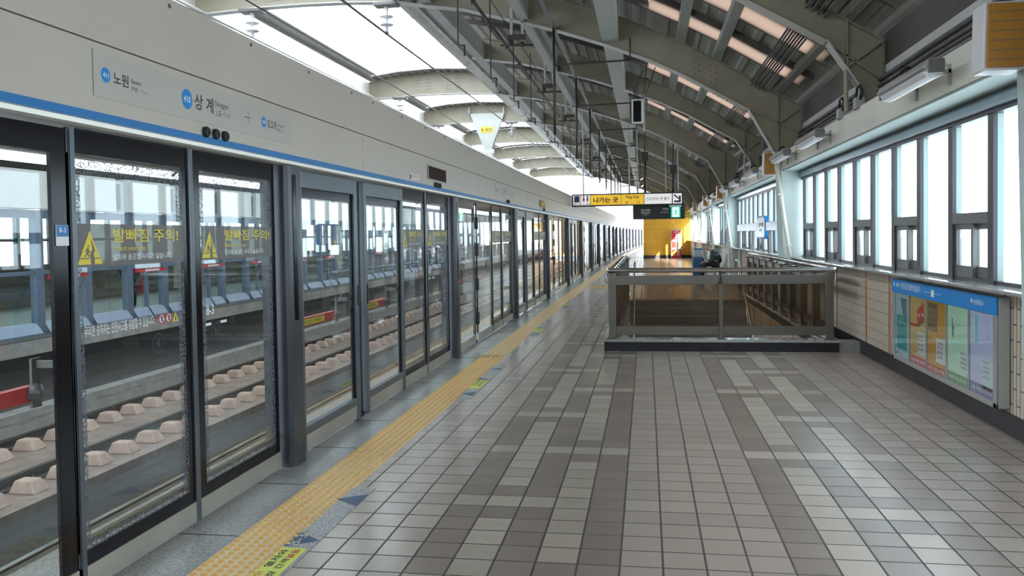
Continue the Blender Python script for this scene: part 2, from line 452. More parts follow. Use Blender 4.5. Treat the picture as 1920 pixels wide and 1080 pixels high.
struct(m.build('floor_slab', K['granite']), 'slab under the tiles, showing as the top riser of the stairs')
# ---- granite edge slabs, tactile strip, speckled strip: curved with the platform
def ribbon(x0, x1, z, y0, y1, step=2.0, th=.25):
    mb = MB(); n = max(1, int((y1 - y0) / step))
    for i in range(n):
        a, b = y0 + (y1 - y0) * i / n, y0 + (y1 - y0) * (i + 1) / n
        q = [(x0 + bend(a), a), (x1 + bend(a), a), (x1 + bend(b), b), (x0 + bend(b), b)]
        vs = [(x, y, z - th) for x, y in q] + [(x, y, z) for x, y in q]
        mb.add(vs, [(4, 5, 6, 7), (3, 2, 1, 0), (0, 1, 5, 4), (1, 2, 6, 5), (2, 3, 7, 6), (3, 0, 4, 7)])
    return mb
gs = ribbon(-3.0, -2.13, 0, YA, 118)
struct(gs.build('trim_1', K['granite']), 'granite edge slabs along the screen doors')
jm = MB()
for i in range(90):
    y = .42 + .92 * i
    jm.box(-2.6 + bend(y), -2.131 + bend(y), y - .004, y + .004, -.01, .0012)
jm.box(-2.134, -2.126, 0, 17, -.01, .0012)
j_o = jm.build('trim_2', K['rubber']); struct(j_o, 'dark joints between the granite edge slabs')
ed = ribbon(-3.012, -2.985, .006, YA, 118, th=.05); struct(ed.build('trim_3', K['chrome']), 'bright metal nosing of the platform edge')
wl = ribbon(-3.0, -2.6, -.25, YA, 118, th=1.2); struct(wl.build('wall_platform', K['dark_concrete']), 'dark platform wall below the edge')
sp_ = ribbon(-1.81, -1.68, .0005, YA, 60, th=.1); struct(sp_.build('trim_4', K['tile']), 'narrow tile strip beside the tactile paving')
# tactile paving: studs at the doors, bars between them
tp = ribbon(-2.13, -1.81, .003, YA, 118, th=.1)
for i in range(240):
    y = 2.9 + i * .0533
    if y > 15.3: break
    ph = (y - .58) % 5.05
    if y < 10.6:
        for k in range(6):
            x = -2.103 + k * .0533
            vs = []
            for r, z in ((.0185, .003), (.0125, .0125)):
                for q in range(8):
                    a = q * math.pi / 4 + .3
                    vs.append((x + r * math.cos(a), y + r * math.sin(a), z))
            tp.add(vs, [(q, (q + 1) % 8, (q + 1) % 8 + 8, q + 8) for q in range(8)] + [tuple(range(8, 16))], 1)
for b in range(-1, 22):
    o = .58 + 5.05 * b
    for k in range(5):
        x = -2.09 + k * .06
        segs = [] if o < 5 else ([(10.7, o + 4.95)] if o < 10.6 else [(o - .1, o + 4.95)])
        for a, c in segs:
            a = max(a, 0); n = 6
            for q in range(n):
                u, w = a + (c - a) * q / n, a + (c - a) * (q + 1) / n
                p = [(x - .014 + bend(u), u), (x + .014 + bend(u), u), (x + .014 + bend(w), w), (x - .014 + bend(w), w)]
                t = [(x - .009 + bend(u), u), (x + .009 + bend(u), u), (x + .009 + bend(w), w), (x - .009 + bend(w), w)]
                tp.add([(X, Y, .003) for X, Y in p] + [(X, Y, .009) for X, Y in t], [(4, 5, 6, 7), (0, 1, 5, 4), (1, 2, 6, 5), (2, 3, 7, 6), (3, 0, 4, 7)], 1)
tag(tp.build('tactile_paving', [K['tactile'], K['stud']]), 'long yellow tactile paving strip running beside the screen doors', 'tactile paving')
def tact(x0, x1, y0, y1, label, along):
    mb = MB(); mb.box(x0, x1, y0, y1, -.02, .004)
    if along == 'y':
        n = int((x1 - x0) / .075)
        for k in range(n):
            x = x0 + (k + .5) * (x1 - x0) / n; mb.box(x - .018, x + .018, y0 + .02, y1 - .02, .004, .009, 1)
    else:
        n = int((x1 - x0) / .06); q = max(1, int((y1 - y0) / .06))
        for k in range(n):
            for j in range(q):
                x = x0 + (k + .5) * (x1 - x0) / n; y = y0 + (j + .5) * (y1 - y0) / q
                mb.box(x - .016, x + .016, y - .016, y + .016, .004, .009, 1)
    tag(mb.build('tactile_paving', [K['tactile'], K['stud']]), label, 'tactile paving')
tact(-.36, 2.18, 20.22, 20.5, 'studded yellow tactile strip across the top of the stairs', 'x')
tact(.62, .98, 20.6, 24.4, 'ribbed yellow tactile strip leading away from the stair top', 'y')
tact(-1.64, -.62, 24.2, 25.7, 'ribbed yellow tactile strip leading to the platform edge beyond the railing', 'y')
# floor stickers at each doorway
def floor_marks(b, n):
    if b == 0:
        mb = MB(); mb.box(-1.845, -1.68, 3.3, 4.995, -.02, .004); struct(mb.build('trim_5', K['granite_strip']), 'speckled granite inlay at the first doorway')
    else:
        o = 5.05 * b
        mb = MB(); mb.box(-1.83, -1.68, 2.8 + o, 4.85 + o, -.02, .004); struct(mb.build('trim_%d' % (5 + b), K['granite_strip']), 'speckled granite inlay at the %s doorway' % ORD[n])
    if b == 0:
        tr = [((-1.846, 4.746), (-1.68, 4.857), (-1.68, 4.635)), ((-1.838, 4.19), (-1.68, 4.077), (-1.84, 3.969))]
        yl = (-1.835, -1.698, 3.30, 3.962)
    else:
        o = 5.05 * b
        tr = [((-1.825, 3.05 + o), (-1.69, 3.16 + o), (-1.69, 2.94 + o)), ((-1.825, 3.98 + o), (-1.69, 3.87 + o), (-1.825, 3.76 + o)), ((-1.825, 4.6 + o), (-1.69, 4.66 + o), (-1.69, 4.5 + o))][:2 if b > 1 else 3]
        yl = (-1.825, -1.695, 3.33 + o, 3.87 + o - .04)
    for i, t in enumerate(tr):
        mb = MB(); mb.add([(x, y, z) for z in (.004, .0055) for x, y in t], [(0, 1, 2), (5, 4, 3), (3, 4, 1, 0), (4, 5, 2, 1), (5, 3, 0, 2)])
        t_o = mb.build('floor_triangle', K['navy'])
        tag(t_o, 'navy %s floor triangle by the %s platform doorway' % (['far', 'near', 'farthest'][i] if b == 0 else ['near', 'middle', 'farthest'][i], ORD[n]), 'floor marking', 'navy floor triangles')
        if b == 0 and i == 1:
            q = MB()
            text_into(q, '8-3', (-1.765, 3.995, .0065), (0, 1, 0), (-1, 0, 0), .155, .06, 0, .01)
            q.build('door_number', K['cream'], t_o)
    y_o = thing('floor_sticker', 'lime yellow floor sticker with %s writing by the %s platform doorway' % ('black and red' if b == 0 else 'small', ORD[n]), 'floor sticker', (0, 0, 0), 'lime floor stickers')
    mb = MB(); mb.box(yl[0], yl[1], yl[2], yl[3], .004, .0056); mb.build('sheet', K['lime'], y_o)
    w = yl[1] - yl[0]; L = yl[3] - yl[2]
    tb, tr_ = MB(), MB()
    def put(mbx, s, u, v, uw, vh):      # u along +y from the near end, v across from the right-hand edge
        text_into(mbx, s, (yl[1] - v * w, yl[2] + u * L, .0064), (0, 1, 0), (-1, 0, 0), uw * L, vh * w, 0, .02)
    put(tb, '열차와', .62, .58, .34, .3); put(tb, '승강장 간격', .26, .18, .52, .28)
    put(tr_, '주의!', .3, .6, .24, .3); put(tr_, '넓음', .8, .16, .17, .3)
    tb.build('black_lettering', K['ink'], y_o); tr_.build('red_lettering', K['red'], y_o)
for n, b in enumerate((0, 1, 2, 3)): floor_marks(b, n)

# ================================================================ right-hand wall with windows
mb = MB(); mb.box(WX, WX + .3, YA, 80, .16, 1.075); struct(mb.build('wall_right', K['wall_tile']), 'low wall of upright cream tiles under the windows')
mb = MB(); mb.box(WX - .012, WX + .05, YA, 80, 0, .165); struct(mb.build('baseboard_right', K['black_stone']), 'black stone skirting along the right wall')
mb = MB(); mb.box(2.475, WX + .3, YA, 80, 1.09, 1.116); struct(mb.build('trim_20', K['granite_sill'], bevel=.004), 'polished granite sill under the windows')
mb = MB()
for y in (12.62, 11.0, 9.98, 8.9, 7.9, 6.9, 14.3, 17.4, 19.0, 20.6, 22.2, 23.8):
    mb.box(WX - .004, WX + .01, y - .03, y + .03, .165, 1.075)
struct(mb.build('trim_21', K['orange_tile']), 'upright orange tile stripes in the right wall')
# wall above the windows, lintel
mb = MB(); mb.box(WX, WX + .3, YA, 80, 2.58, 3.42); struct(mb.build('wall_upper_right', K['white_wall']), 'painted wall between the windows and the roof')
mb = MB(); mb.box(WX - .06, WX + .06, YA, 80, 2.49, 2.56); mb.box(WX - .03, WX + .05, YA, 80, 2.56, 2.60); struct(mb.build('trim_22', K['alu_blue']), 'silver lintel strip above the windows')
# pillars
PIL = [5.2, 15.3, 25.75, 32.4, 39.9, 47.3, 54.8]
for i, y in enumerate(PIL):
    x = 2.355 + bend(y)
    mb = MB(); mb.prism([(x + .03, 0), (x - .03, 2.75), (x - .05, 3.3), (2.78, 3.3), (2.78, 0)], 1, y, y + .62)
    tag(mb.build('pillar', K['mint'], bevel=.012), 'pale mint painted pillar, %s along the window wall counted from the camera' % ORD[i], 'pillar', 'wall pillars')
# windows, one per stretch between pillars
def window(i, y0, y1, m0=None):
    root = thing('window_%d' % (i + 1), None, None)
    struct(root, 'dark aluminium window strip, %s stretch counted from the camera' % ORD[i])
    fr, gl, rv = MB(), MB(), MB()
    xg = WX + .062
    z0, z1 = 1.116, 2.5
    fr.box(WX - .005, WX + .06, y0, y1, z0, z0 + .03); fr.box(WX - .02, WX + .06, y0, y1, z1 - .05, z1)
    if m0 is None: m0 = y0 + .02
    ms = []; y = m0; pitch = .885 if i < 4 else 1.77
    while y < y1 + .05: ms.append(y); y += pitch
    ms = [q for q in ms if y0 - .1 <= q <= y1 + .1]
    for q in ms:
        fr.box(WX - .02, WX + .012, q - .055, q + .055, z0 + .0, z1 - .04)
        rv.box(WX + .012, WX + .06, q - .05, q + .05, z0 + .03, z1 - .05)
    rv.build('reveal', K['reveal'], root)
    fr.build('window_frame', K['alu_dark'], root)
    for j in range(len(ms) - 1):
        a, b = ms[j] + .055, ms[j + 1] - .055
        odd = (j % 2 == 1) if i < 4 else False
        if odd:
            s = MB()
            s.box(WX - .02, WX + .055, a, b, 1.60, 1.69)
            mid = (a + b) / 2
            for (u, w, dx) in ((a, mid + .03, .032), (mid - .03, b, .0)):
                s.box(WX + dx, WX + dx + .028, u, u + .045, 1.146, 1.6); s.box(WX + dx, WX + dx + .028, w - .045, w, 1.146, 1.6)
                s.box(WX + dx, WX + dx + .028, u + .045, w - .045, 1.146, 1.24); s.box(WX + dx, WX + dx + .028, u + .045, w - .045, 1.55, 1.6)
                gl.box(WX + dx + .011, WX + dx + .017, u + .045, w - .045, 1.24, 1.55)
            s.build('sliding_sash', K['alu'], root)
            gl.box(xg, xg + .006, a, b, 1.69, z1 - .05)
        else:
            gl.box(xg, xg + .006, a, b, 1.145, z1 - .05)
    gl.build('window_pane', K['glass_clear'], root)
for i in range(len(PIL)):
    y0 = PIL[i] + .62; y1 = PIL[i + 1] if i + 1 < len(PIL) else 62
    window(i, y0, y1, 6.245 if i == 0 else None)
window(len(PIL), YA, 5.35)
m = MB(); m.box(-3.0, WX + .3, YA - .2, YA, 0, 6.8); struct(m.build('wall_back', K['white_wall']), 'added unseen wall shutting out the sky light behind the camera')  # added end wall, stops open sky lighting the platform from behind
# lamp trough: a cream box beam on the pillars, one length per bay
LAMPY = [7.45, 11.75, 14.25, 18.1, 21.6, 24.6, 28.4, 31.1]
for i, (a, b) in enumerate(((-1, 5.4), (5.4, 15.33), (15.33, 25.8), (25.8, 32.4), (32.4, 39.9), (39.9, 47.3), (47.3, 58))):
    if b < 6: continue
    x = 2.35 + bend(b) * .5
    mb = MB(); mb.box(x, x + .16, a, b - .02, 2.625, 2.93); pass
    for q in range(int(a) + 1, int(b), 1):
        for z in (2.68, 2.87): mb.box(x - .004, x, q + .3, q + .312, z, z + .012)
    sf = MB(); sf.box(x + .01, WX + .0, a, b - .02, 2.605, 2.624)
    lb = tag(mb.build('lamp_beam', K['trough'], bevel=.006), 'cream painted box beam carrying strip lamps, %s length from the camera' % ORD[i - 1], 'beam', 'lamp beams')
    sf.build('soffit', K['soffit'], lb)
def strip_lamp(i, y):
    r = thing('strip_lamp', 'grey tubular strip lamp on the cream beam, %s from the camera' % ORD[i], 'lamp', (2.35 + bend(y) * .5, y, 2.78), 'strip lamps')
    mb = MB(); mb.prism([(-.28, .0), (-.25, .06), (-.19, .075), (-.13, .06), (-.10, .0), (-.13, -.02), (-.25, -.02)], 1, -.66, .66)
    mb.build('housing', K['cement'], r, bevel=.012)
    mb = MB(); mb.prism([(-.262, -.02), (-.24, -.065), (-.19, -.08), (-.14, -.065), (-.118, -.02)], 1, -.6, .6); mb.build('diffuser', K['speaker_white'], r, bevel=.006)
    for s in (-.675, .675):
        mb = MB(); mb.box(-.245, -.135, s - .015, s + .015, -.05, .055); mb.build('end_cap', K['pipe_grey'], r)
    for s in (-.4, .4):
        mb = MB(); mb.box(-.13, 0, s - .02, s + .02, -.01, .02); mb.box(-.02, 0, s - .02, s + .02, -.1, .06); mb.build('bracket', K['steel_pale'], r)
    mb = MB(); mb.tube([(-.17, .3, .06), (-.15, .36, .14), (-.08, .42, .19), (-.02, .42, .16), (-.0, .42, .1)], .016, 6); mb.build('cable', K['rubber'], r)
for i, y in enumerate(LAMPY): strip_lamp(i, y)
# orange-fronted speakers on the pillars
for i, y in enumerate((5.62, 15.26, 25.68, 32.3, 39.75)):
    r = thing('speaker', 'orange fronted wall speaker high on the %s pillar from the camera' % ORD[i], 'speaker', ((2.12 if i == 0 else 2.09) + bend(y) * .6, y, 2.74), 'orange speakers')
    h, w = (.2, .17) if i else (.21, .18)
    mb = MB(); mb.prism([(-.06, -h), (-.05, h), (w + .02, h), (w, -h)], 1, 0, .2); mb.build('cabinet', K['speaker_white'], r, bevel=.01)
    mb = MB(); mb.prism([(-.045, -h + .015), (-.035, h - .015), (w + .005, h - .015), (w - .015, -h + .015)], 1, -.022, 0)
    mb.build('grille', K['orange'], r, bevel=.004)
    mb = MB()
    for q in range(6): mb.box(-.03, w - .015, -.0255, -.022, -h + .06 + q * .058, -h + .064 + q * .058)
    mb.build('grille_slot', K['ink_grey'], r)
    mb = MB(); mb.tube([(w + .02, .1, .1), (w + .05, .1, .22), (w + .06, .1, .38)], .012, 6); mb.build('cable', K['rubber'], r)
# conduits on the upper wall
for i, (x, z, r) in enumerate(((2.6, 2.98, .014), (2.6, 3.03, .014), (2.62, 3.08, .02), (2.62, 3.14, .02), (2.64, 3.2, .028), (2.64, 3.27, .028))):
    mb = MB(); mb.tube([(x, YA, z), (x, 60, z)], r, 6)
    tag(mb.build('conduit', K['pipe_grey']), 'grey conduit run along the upper right wall, %s from the bottom' % ORD[i], 'conduit', 'wall conduits')
# near junction box and cable tee boxes on the beam
for i, y in enumerate((9.9, 10.75)):
    r = thing('junction_box', 'small grey junction box with a looped cable on the cream beam, %s one' % ['nearer', 'farther'][i], 'junction box', (2.35, y, 2.97), 'junction boxes')
    mb = MB(); mb.box(-.05, .05, -.06, .06, -.06, .06); mb.build('box', K['steel_pale'], r, bevel=.006)
    mb = MB(); mb.tube([(0, -.06, .03), (0, -.12, .12), (0, -.04, .19), (0, .08, .18), (0, .14, .08), (0, .14, -.06)], .013, 6); mb.build('cable', K['rubber'], r)
# leaning downpipes beside the pillars
for i, y in enumerate((15.13, 25.55, 32.15, 39.65)):
    b = bend(y) * .4
    mb = MB(); mb.tube([(2.2 + b, y, 2.93), (2.6 + b, y, 0)], .034, 8)
    for t in (.25, .55, .85):
        p = Vector((2.2 + b, y, 2.93)).lerp(Vector((2.6 + b, y, 0)), t); mb.box(p.x - .05, p.x + .06, y - .05, y + .05, p.z - .012, p.z + .012)
    tag(mb.build('downpipe', K['trough']), 'slim leaning cream downpipe in front of the %s pillar from the camera' % ORD[i + 1], 'pipe', 'leaning downpipes')
# ================================================================ platform screen doors
def triangle_icon(mb, mi_y, mi_k, y, z, w, h, x):
    """yellow warning triangle with a stepping figure, on a panel facing +x"""
    mb.add([(x, y - w / 2, z), (x, y + w / 2, z), (x, y, z + h)], [(0, 1, 2)], mi_y)
    x2 = x + .0007
    def q(pts): mb.add([(x2, y + u * w, z + v * h) for u, v in pts], [tuple(range(len(pts)))], mi_k)
    q([(-.40, .16), (-.04, .16), (-.04, .19), (-.385, .19)]); q([(.17, .16), (.4, .16), (.385, .19), (.17, .19)])
    q([(.02, .0), (.17, .0), (.17, .19), (.14, .30), (.2, .42), (.12, .62), (.06, .75), (.04, .75), (.1, .45), (.0, .3)])
    q([(-.07, .5), (-.03, .54), (-.07, .58), (-.11, .54)])
    q([(-.2, .38), (-.1, .5), (-.05, .48), (-.04, .4), (.03, .38), (.03, .35), (-.06, .36), (-.07, .32), (-.02, .27), (-.04, .19), (-.07, .19), (-.06, .26), (-.13, .3), (-.2, .2), (-.23, .22), (-.15, .34), (-.12, .42), (-.18, .36)])
def banner(root, y0, y1, z0, z1, left, full=True):
    """grey warning film with its writing"""
    x = .0075
    b = MB(); b.add([(x, y0, z0), (x, y1, z0), (x, y1, z1), (x, y0, z1)], [(0, 1, 2, 3)]); st = b.build('warning_sticker', K['sticker'], root)
    m = MB(); W_ = y1 - y0; H_ = z1 - z0; x += .0012
    tw = W_ * .2 if left else W_ * .19
    triangle_icon(m, 0, 2, y0 + W_ * .105, z0 + H_ * .06, tw, H_ * .78, x)
    text_into(m, '발빠짐 주의!', (x, y0 + W_ * .3, z0 + H_ * .56), YP, ZP, W_ * (.64 if left else .66), H_ * .34, 0, .012)
    text_into(m, 'Watch your step !', (x, y0 + W_ * .3, z0 + H_ * .325), YP, ZP, W_ * .32, H_ * .15, 0, .004)
    text_into(m, '열차와 승강장 사이가 넓습니다.', (x, y0 + W_ * .295, z0 + H_ * .12), YP, ZP, W_ * .57, H_ * .16, 1, .006)
    m.build('lettering', [K['yellow'], K['white'], K['sticker']], st)
def leaf(side, w, detail):
    """one sliding leaf; local y 0..w, x 0 is the glass face towards the platform"""
    r = thing('sliding_door_leaf', '', 'door', group='sliding door leaves')
    g = MB(); g.box(-.004, .004, 0, w, .125, 2.06); g.build('glass_pane', K['glass'], r)
    bl = .035 if side == 'L' else .1; br = .075 if side == 'L' else .055
    if w < 1 and side == 'L' and w < .95: br = .085
    bd = MB()
    for a, b in ((0, bl), (w - br, w)): bd.box(-.011, .006, a, b, .19, 1.95)
    bd.box(-.011, .006, 0, w, 1.95, 2.06); bd.box(-.011, .006, 0, w, .125, .19)
    bd.build('black_border', K['black'], r)
    k = MB(); k.box(-.02, .014, 0, w, .015, .125); k.build('kick_plate', K['kick'], r)
    e = MB()
    if side == 'L': e.box(-.02, .016, w - .022, w + .002, .012, 2.06); e.box(-.02, .016, 0, .03, .012, 2.06)
    else: e.box(-.02, .016, -.002, .018, .012, 2.06)
    e.build('meeting_stile', K['psd_frame'], r)
    s = MB(); s.box(-.05, -.02, 0, w, .2, .225); s.build('sill_bar', K['chrome'], r)
    if detail:
        l = MB(); x = .0062
        for a, b, c, d in ((bl, bl + .035, .23, 1.93), (w - br - .06, w - br, .23, 1.4), (w - br - .06, w - br, 1.66, 1.93), (bl + .035, w - br - .06, 1.86, 1.93), (bl, w - br, .192, .232)):
            l.add([(x, a, c), (x, b, c), (x, b, d), (x, a, d)], [(0, 1, 2, 3)])
        l.build('lace_film', K['lace'], r)
        banner(r, bl if side == 'R' else .032, w - br, 1.448, 1.642, side == 'L')
        m = MB(); x = .0075
        if side == 'L':
            text_into(m, '무리한 승하차는 안전사고를 유발할 수 있습니다.', (x, .07, 1.135), YP, ZP, .54, .052, 0, .004)
            for j, c in enumerate((.67, .735)):
                n = 18
                vs = [(x, c + .027 * math.cos(2 * math.pi * t / n), 1.16 + .027 * math.sin(2 * math.pi * t / n)) for t in range(n)]; m.add(vs, [tuple(range(n))], 1)
                vs = [(x + .0006, c + .020 * math.cos(2 * math.pi * t / n), 1.16 + .020 * math.sin(2 * math.pi * t / n)) for t in range(n)]; m.add(vs, [tuple(range(n))], 0)
                m.add([(x + .001, c - .004, 1.145), (x + .001, c + .008, 1.145), (x + .001, c + .01, 1.172), (x + .001, c - .006, 1.176)], [(0, 1, 2, 3)], 3)
                m.add([(x + .0014, c - .02, 1.177), (x + .0014, c - .017, 1.179), (x + .0014, c + .018, 1.144), (x + .0014, c + .015, 1.141)], [(3, 2, 1, 0)], 1)
            m.add([(x, .775, 1.135), (x, .825, 1.135), (x, .8, 1.185)], [(0, 1, 2)], 2)
            m.add([(x + .0006, .793, 1.14), (x + .0006, .807, 1.14), (x + .0006, .803, 1.166), (x + .0006, .797, 1.166)], [(0, 1, 2, 3)], 3)
        else:
            text_into(m, '8-3', (x, .14, 1.135), YP, ZP, .085, .055, 0, .01)
            m.box(x - .001, x, .13, .19, 1.075, 1.09, 0); m.box(x - .001, x, .3, .37, 1.075, 1.09, 0)
        c = (.635, 1.04) if side == 'L' else (.24, 1.035)
        n = 24; ring = [(math.cos(2 * math.pi * t / n), math.sin(2 * math.pi * t / n)) for t in range(n)]
        vs = [(x, c[0] + .052 * a, c[1] + .052 * b) for a, b in ring] + [(x, c[0] + .045 * a, c[1] + .045 * b) for a, b in ring]
        m.add(vs, [(t, (t + 1) % n, (t + 1) % n + n, t + n) for t in range(n)], 3)
        d = -1 if side == 'L' else 1
        tri = [(x, c[0] + d * .026, c[1]), (x, c[0] - d * .016, c[1] + .03), (x, c[0] - d * .016, c[1] - .03)]
        m.add(tri, [(0, 1, 2) if d < 0 else (0, 2, 1)][:1], 3)
        m.build('lettering', [K['white'], K['red'], K['yellow'], K['ink']], r)
    return r
def push_bar(r, y0, y1):
    p = MB(); p.box(-.15, -.11, y0, y1, .885, .955); pb = p.build('push_bar', K['red'], r, bevel=.006)
    p = MB(); p.box(-.11, -.1085, y0 + (y1 - y0) * .25, y0 + (y1 - y0) * .72, .897, .943, 0)
    text_into(p, '비상시 여세요', (-.108, y0 + (y1 - y0) * .3, .905), YP, ZP, (y1 - y0) * .37, .03, 1, .01)
    p.build('yellow_label', [K['yellow'], K['ink']], pb)
    p = MB(); p.box(-.112, -.1, y1 - .025, y1 + .03, .86, 1.07); p.tube([(-.105, y1, .95), (-.085, y1 - .03, .91)], .03, 8); p.box(-.1, -.012, y1 - .005, y1 + .012, 1.03, 1.06); p.box(-.13, -.1, y0 - .02, y0 + .03, .87, .97); p.build('bar_bracket', K['pipe_grey'], pb)
def fixed_framed(w, side, detail):
    """emergency door with a grey metal frame"""
    r = thing('emergency_door', '', 'door', group='framed emergency doors')
    f = MB(); s = .075
    f.box(-.03, .03, 0, s, .012, 2.05); f.box(-.03, .03, w - s, w, .012, 2.05)
    f.box(-.03, .028, s, w - s, 1.925, 2.05); f.box(-.03, .028, s, w - s, .135, .2)
    f.build('door_frame', K['psd_frame'], r, bevel=.006)
    g = MB(); g.box(-.004, .004, s, w - s, .2, 1.925); g.build('glass_pane', K['glass'], r)
    g = MB()
    for a, b, c, d in ((s, s + .03, .2, 1.925), (w - s - .03, w - s, .2, 1.925), (s, w - s, 1.86, 1.925)): g.box(-.012, .008, a, b, c, d)
    g.build('gasket', K['black'], r)
    k = MB(); k.box(-.02, .02, s, w - s, .02, .135); k.build('kick_plate', K['kick'], r)
    y = w - s * .5 if side == 'A' else s * .5
    h = MB(); h.box(.028, .034, y - .022, y + .022, .965, 1.175, 0); h.box(.034, .044, y - .014, y + .014, .985, 1.155, 1)
    h.build('pull_handle', [K['chrome'], K['rubber']], r, bevel=.004)
    push_bar(r, s + .03, w - s - .1)
    return r
def fixed_plain(w, side, detail):
    """emergency door of bare glass with a black border and clamp hinges"""
    r = thing('emergency_door', '', 'door', group='bare glass emergency doors')
    g = MB(); g.box(-.005, .005, .01, w - .01, .13, 2.05); g.build('glass_pane', K['glass'], r)
    b = MB()
    b.box(-.012, .007, .01, .05, .13, 2.05); b.box(-.012, .007, w - .1 if side == 'B' else w - .05, w - .01, .13, 2.05); b.box(-.012, .007, .05, w - .1, 1.94, 2.05)
    b.build('black_border', K['black'], r)
    k = MB(); k.box(-.02, .014, .01, w - .01, .015, .13); k.build('kick_plate', K['kick'], r)
    for z in (.35, .85, 1.36, 1.75):
        y = .02 if side == 'A' else .03
        h = MB(); h.box(-.02, .022, y - .03, y + .03, z - .09, z + .09); h.build('hinge', K['rubber'], r, bevel=.006)
    push_bar(r, .1, w - .09)
    return r
def door_post():
    r = thing('door_post', '', 'post', group='screen door posts')
    p = MB(); p.prism([(-.12, 0), (.05, 0), (.075, .02), (.085, .06), (.085, .18), (.075, .22), (.05, .24), (-.12, .24)], 2, 0, 2.058); p.build('casing', K['psd_dark'], r)
    p = MB(); p.box(.083, .0885, .06, .12, 1.0, 2.0); p.build('inlay_strip', K['black'], r)
    p = MB(); p.box(-.03, .03, .24, .262, 0, 2.056); p.build('edge_channel', K['psd_frame'], r)
    return r
def centre_pane(w):
    r = thing('centre_panel', '', 'panel', group='narrow centre panels')
    g = MB(); g.box(-.02, -.012, 0, w, .03, 2.05); g.build('glass_pane', K['glass'], r)
    g = MB(); g.box(-.03, -.02, 0, .012, .02, 2.05); g.box(-.03, -.02, w - .012, w, .02, 2.05); g.box(-.03, 0, 0, w, .0, .03); g.build('panel_frame', K['black'], r)
    return r
protos = {}
def put(key, maker, x, y, rot, label):
    if key in protos: o = copy_tree(protos[key])
    else: o = protos[key] = maker()
    o.location = (x, y, 0); o.rotation_euler = (0, 0, rot); o['label'] = label
    return o
WA, GAP, WB, WL, WR = 1.245, .17, 1.2, .925, 1.12
for k in range(0, 21):
    b = .58 + 5.05 * k
    ym = b + 2.5; rot = -math.atan(slope(ym))
    if k == 0: n0 = 'first'
    det = k <= 3
    def at(y):
        return PX + bend(ym) + slope(ym) * (y - ym), y
    nm = '%s platform doorway from the camera' % ORD[k]
    framed = k % 2 == 1
    mk = fixed_framed if framed else fixed_plain
    tpe = 'grey framed glass' if framed else 'bare glass'
    t = 'fr' if framed else 'pl'
    y = b + .035
    put(t + 'A', lambda: mk(WA, 'A', det), *at(y), rot, '%s emergency door, nearer panel of two before the %s' % (tpe, nm)); y += WA
    put('cp', lambda: centre_pane(GAP), *at(y), rot, 'narrow dark glass panel between two emergency doors before the %s' % nm); y += GAP
    wb = 1.26 if k == 0 else WB
    put(t + 'B' + ('0' if k == 0 else ''), lambda: mk(wb, 'B', det), *at(y), rot, '%s emergency door, farther panel of two before the %s' % (tpe, nm)); y += wb + .012
    d = '0' if k == 0 else ('d' if det else 's')
    wl, wr = (.97, 1.055) if k == 0 else (WL, WR)
    put('L' + d, lambda: leaf('L', wl, det), *at(y), rot, 'sliding glass door leaf, nearer leaf of the %s' % nm); y += wl + .006
    put('R' + d, lambda: leaf('R', wr, det), *at(y), rot, 'sliding glass door leaf, farther leaf of the %s' % nm); y += wr
    put('post', door_post, *at(b + 4.81), rot, 'dark blue grey post on the far side of the %s' % nm)
# number tag on the nearest fixed panel
tg = thing('number_tag', 'small blue and white 8-3 tag on the nearest door glass', 'tag', (PX, 3.245, 1.59))
q = MB(); q.box(.006, .012, -.04, .04, -.045, .045); q.build('plate', K['white'], tg, bevel=.003)
q = MB(); q.box(.012, .0125, -.038, .038, -.005, .043, 0); text_into(q, '8-3', (.013, -.022, .012), YP, ZP, .042, .022, 1, .01); q.build('blue_field', [K['blue'], K['white']], tg)
# ================================================================ header box over the doors
def header(k, ya, yb):
    ym = (ya + yb) / 2; L = yb - ya; rot = -math.atan(slope(ym))
    r = thing('header_box', 'cream metal header box with blue line stripe over the doors, %s length from the camera' % ORD[k], 'header panel', (PX + .07 + bend(ya), ya, 0), 'header boxes', rot)
    for nm, z0, z1 in (('lower_fascia', 2.1, 2.446), ('upper_fascia', 2.452, 2.795)):
        m = MB(); m.box(-.4, 0, .003, L - .003, z0, z1); m.build(nm, K['cream'], r, bevel=.003)
    m = MB(); m.box(0, .0025, 0, L, 2.098, 2.136); m.build('blue_stripe', K['blue'], r)
    m = MB(); m.prism([(-.4, 2.062), (-.01, 2.062), (.012, 2.07), (.014, 2.09), (.004, 2.098), (-.4, 2.098)], 1, 0, L); m.build('bottom_lip', K['lip'], r)
    m = MB()
    for q in range(int(L / .9) + 1):
        y = .3 + q * .9
        if y < L: m.lathe([(.012, 0), (.012, .004), (.006, .007)], (0, y, 2.762), 0, 10)
    m.build('screw', K['ink_grey'], r)
m = MB(); m.box(PX - .02, PX + .02, YA, .56, 0, 2.055); struct(m.build('wall_screen_back', K['psd_dark']), 'plain dark panel in place of the unseen screen doors behind the camera')  # opaque stand-in for the unseen doors, added to hold back light
hs = [-14, 1.92] + [6.967 + 5.05 * i for i in range(20)]
for k in range(len(hs) - 1): header(k, hs[k], hs[k + 1])
XH = PX + .07
